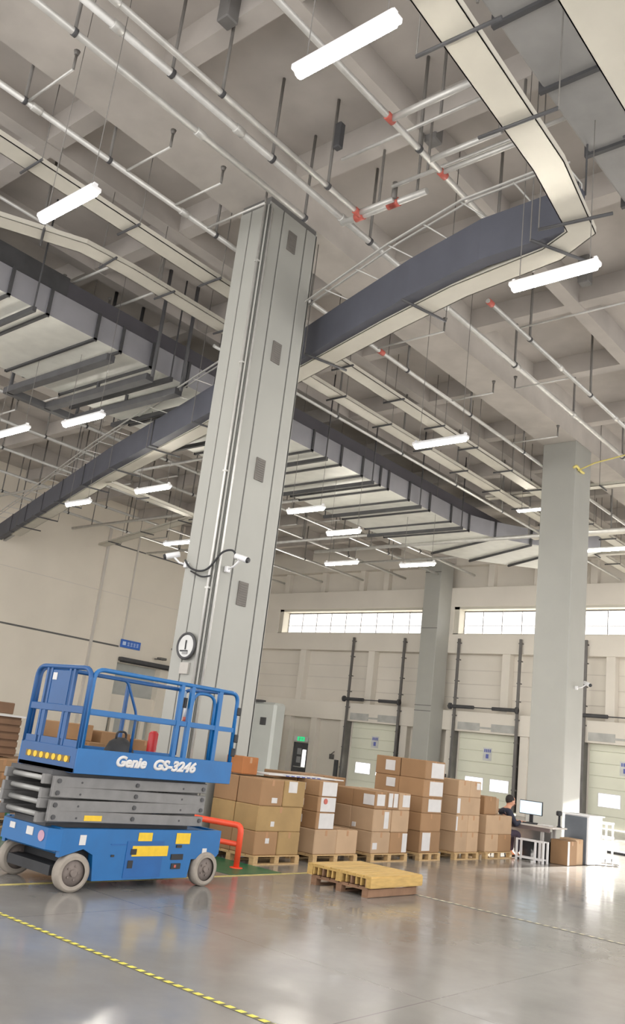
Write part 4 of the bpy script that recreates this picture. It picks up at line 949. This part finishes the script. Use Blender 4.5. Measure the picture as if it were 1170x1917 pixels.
# faces +X/+Y; pelvis at seat height
F = Vector((.5,.86,0)).normalized(); S = Vector((F.y,-F.x,0)); U = Vector((0,0,1)); PV = Vector((-9.42,17.74,.50))
def q(fw, sd, up): return PV+F*fw+S*sd+U*up
V = [q(0,0,0), q(.03,0,.18), q(.10,0,.34), q(.15,0,.44), q(.19,0,.50), q(.23,0,.57), q(.25,0,.66),     # spine to head 0-6
     q(.13,.17,.40), q(.26,.22,.17), q(.44,.12,.24), q(.50,.10,.245),                                       # right arm 7-10
     q(.13,-.17,.40), q(.26,-.22,.17), q(.44,-.12,.24), q(.50,-.10,.245),                                    # left arm 11-14
     q(.04,.10,-.03), q(.40,.12,.0), q(.38,.12,-.40), q(.5,.12,-.48),                                        # right leg 15-18
     q(.04,-.10,-.03), q(.40,-.12,.0), q(.38,-.12,-.40), q(.5,-.12,-.48)]
E_ = [(0,1),(1,2),(2,3),(3,4),(4,5),(5,6),(3,7),(7,8),(8,9),(9,10),(3,11),(11,12),(12,13),(13,14),(0,15),(15,16),(16,17),(17,18),(0,19),(19,20),(20,21),(21,22)]
Rr = [(.15,.11),(.14,.10),(.15,.10),(.10,.075),(.05,.05),(.065,.075),(.07,.08),.055,.042,.03,.022,.055,.042,.03,.022,.085,.06,.045,.035,.085,.06,.045,.035]
skin_obj('body', V, E_, Rr, skin_m, pr)
jr = lambda r: tuple(x+.018 for x in r) if isinstance(r, tuple) else r+.014
jv = [0,1,2,3,7,8,9,11,12,13]; jm = {a: i for i, a in enumerate(jv)}
skin_obj('jacket', [V[i] for i in jv], [(jm[a],jm[b]) for a, b in E_ if a in jm and b in jm], [jr(Rr[i]) for i in jv], navy_m, pr)
tv = [0,15,16,17,19,20,21]; tm = {a: i for i, a in enumerate(tv)}
skin_obj('trousers', [V[i] for i in tv], [(tm[a],tm[b]) for a, b in E_ if a in tm and b in tm], [jr(Rr[i]) for i in tv], mat('trousers', (70,60,74), .85), pr)
# head shape details
hc = q(.245,0,.635); hb_ = MB()
for la in range(0, 9):
    pass
def ellipsoid(mb, c, rx, ry, rz, fwd, lo=-1., hi=1., n=16, m=10):
    fx = fwd.normalized(); sx = Vector((fx.y,-fx.x,0)).normalized(); ux = sx.cross(fx); ux = ux if ux.z > 0 else -ux; vs = []; fs = []
    for i in range(m+1):
        t = lo+(hi-lo)*i/m; ph = math.asin(max(-1,min(1,t)))
        for j_ in range(n):
            a = 2*PI*j_/n; vs.append(c+fx*rx*math.cos(ph)*math.cos(a)+sx*ry*math.cos(ph)*math.sin(a)+ux*rz*math.sin(ph))
    for i in range(m):
        for j_ in range(n): fs.append((i*n+j_, i*n+(j_+1)%n, (i+1)*n+(j_+1)%n, (i+1)*n+j_))
    mb.add(vs, fs, 0, True); return mb
HF = (F+Vector((0,0,-.35))).normalized()
ellipsoid(MB(), hc, .098, .078, .118, HF).build('head', skin_m, pr)
hr = MB(); ellipsoid(hr, hc-HF*.016+U*.012, .102, .088, .125, (F+U*.5).normalized(), lo=-.15); hr.build('hair', hair_m, pr)
ns = MB(); ns.tube([hc+HF*.09+U*.01, hc+HF*.118-U*.012, hc+HF*.095-U*.022], [.008,.014,.01], 8); ns.build('nose', skin_m, pr)
mth = MB(); mth.tube([hc+HF*.092-U*.055+S*.022, hc+HF*.097-U*.055, hc+HF*.092-U*.055-S*.022], .005, 6); mth.build('mouth', mat('lips',(170,100,92),.6), pr)
for s_ in (1,-1):
    ellipsoid(MB(), hc+S*.08*s_-U*.005, .022,.009,.03, F).build('ear', skin_m, pr)
    ellipsoid(MB(), hc+HF*.085+S*.03*s_+U*.012, .008,.012,.007, F).build('eye', black_m, pr)
    palm = q(.505,.10*s_,.245); D = F
    hv = [palm-D*.03, palm+D*.03]; he = [(0,1)]; hr_ = [(.022,.014),(.034,.013)]
    for k, (off, ln) in enumerate(((-.03,.055),(-.01,.065),(.01,.062),(.03,.048))):
        b0 = len(hv); base = palm+D*.045+S*off
        hv += [base, base+D*ln*.55+U*.004, base+D*ln-U*.012]; he += [(1,b0),(b0,b0+1),(b0+1,b0+2)]; hr_ += [.009,.008,.007]
    b0 = len(hv); tb_ = palm+D*.0-S*.032*s_; hv += [tb_, tb_+D*.03-S*.018*s_, tb_+D*.05-S*.02*s_]; he += [(0,b0),(b0,b0+1),(b0+1,b0+2)]; hr_ += [.011,.009,.008]
    skin_obj('hand', hv, he, hr_, skin_m, pr, 1)
    sh = MB(); c0 = q(.46,.12*s_,-.52+.045); sh.box(c0-Vector((.05,.05,.045)), c0+Vector((.14,.05,.03)), c=.03, rot=Matrix.Rotation(math.atan2(F.y,F.x),4,'Z'), piv=c0); sh.build('shoe', black_m, pr)
sb_ = MB(); cc = q(.09,0,.30)
sb_.tube([cc+S*.165*math.cos(a)+F*.13*math.sin(a) for a in [2*PI*k/20 for k in range(20)]], .018, 8, closed=True); sb_.build('jacket_stripe', paper_m, pr)
stl = thing('stool', 'dark stool under the person at the desk', 'stool', (-9.42,17.74,0))
MB().tube([(PV.x,PV.y,.36),(PV.x,PV.y,.37),(PV.x,PV.y,.405),(PV.x,PV.y,.415)], [.15,.17,.17,.15], 20).build('seat', black_m, stl)
for k in range(4):
    a = PI/4+k*PI/2; MB().cyl((PV.x+.1*math.cos(a),PV.y+.1*math.sin(a),.36),(PV.x+.16*math.cos(a),PV.y+.16*math.sin(a),0),.014,8).build('leg', dark_m, stl)
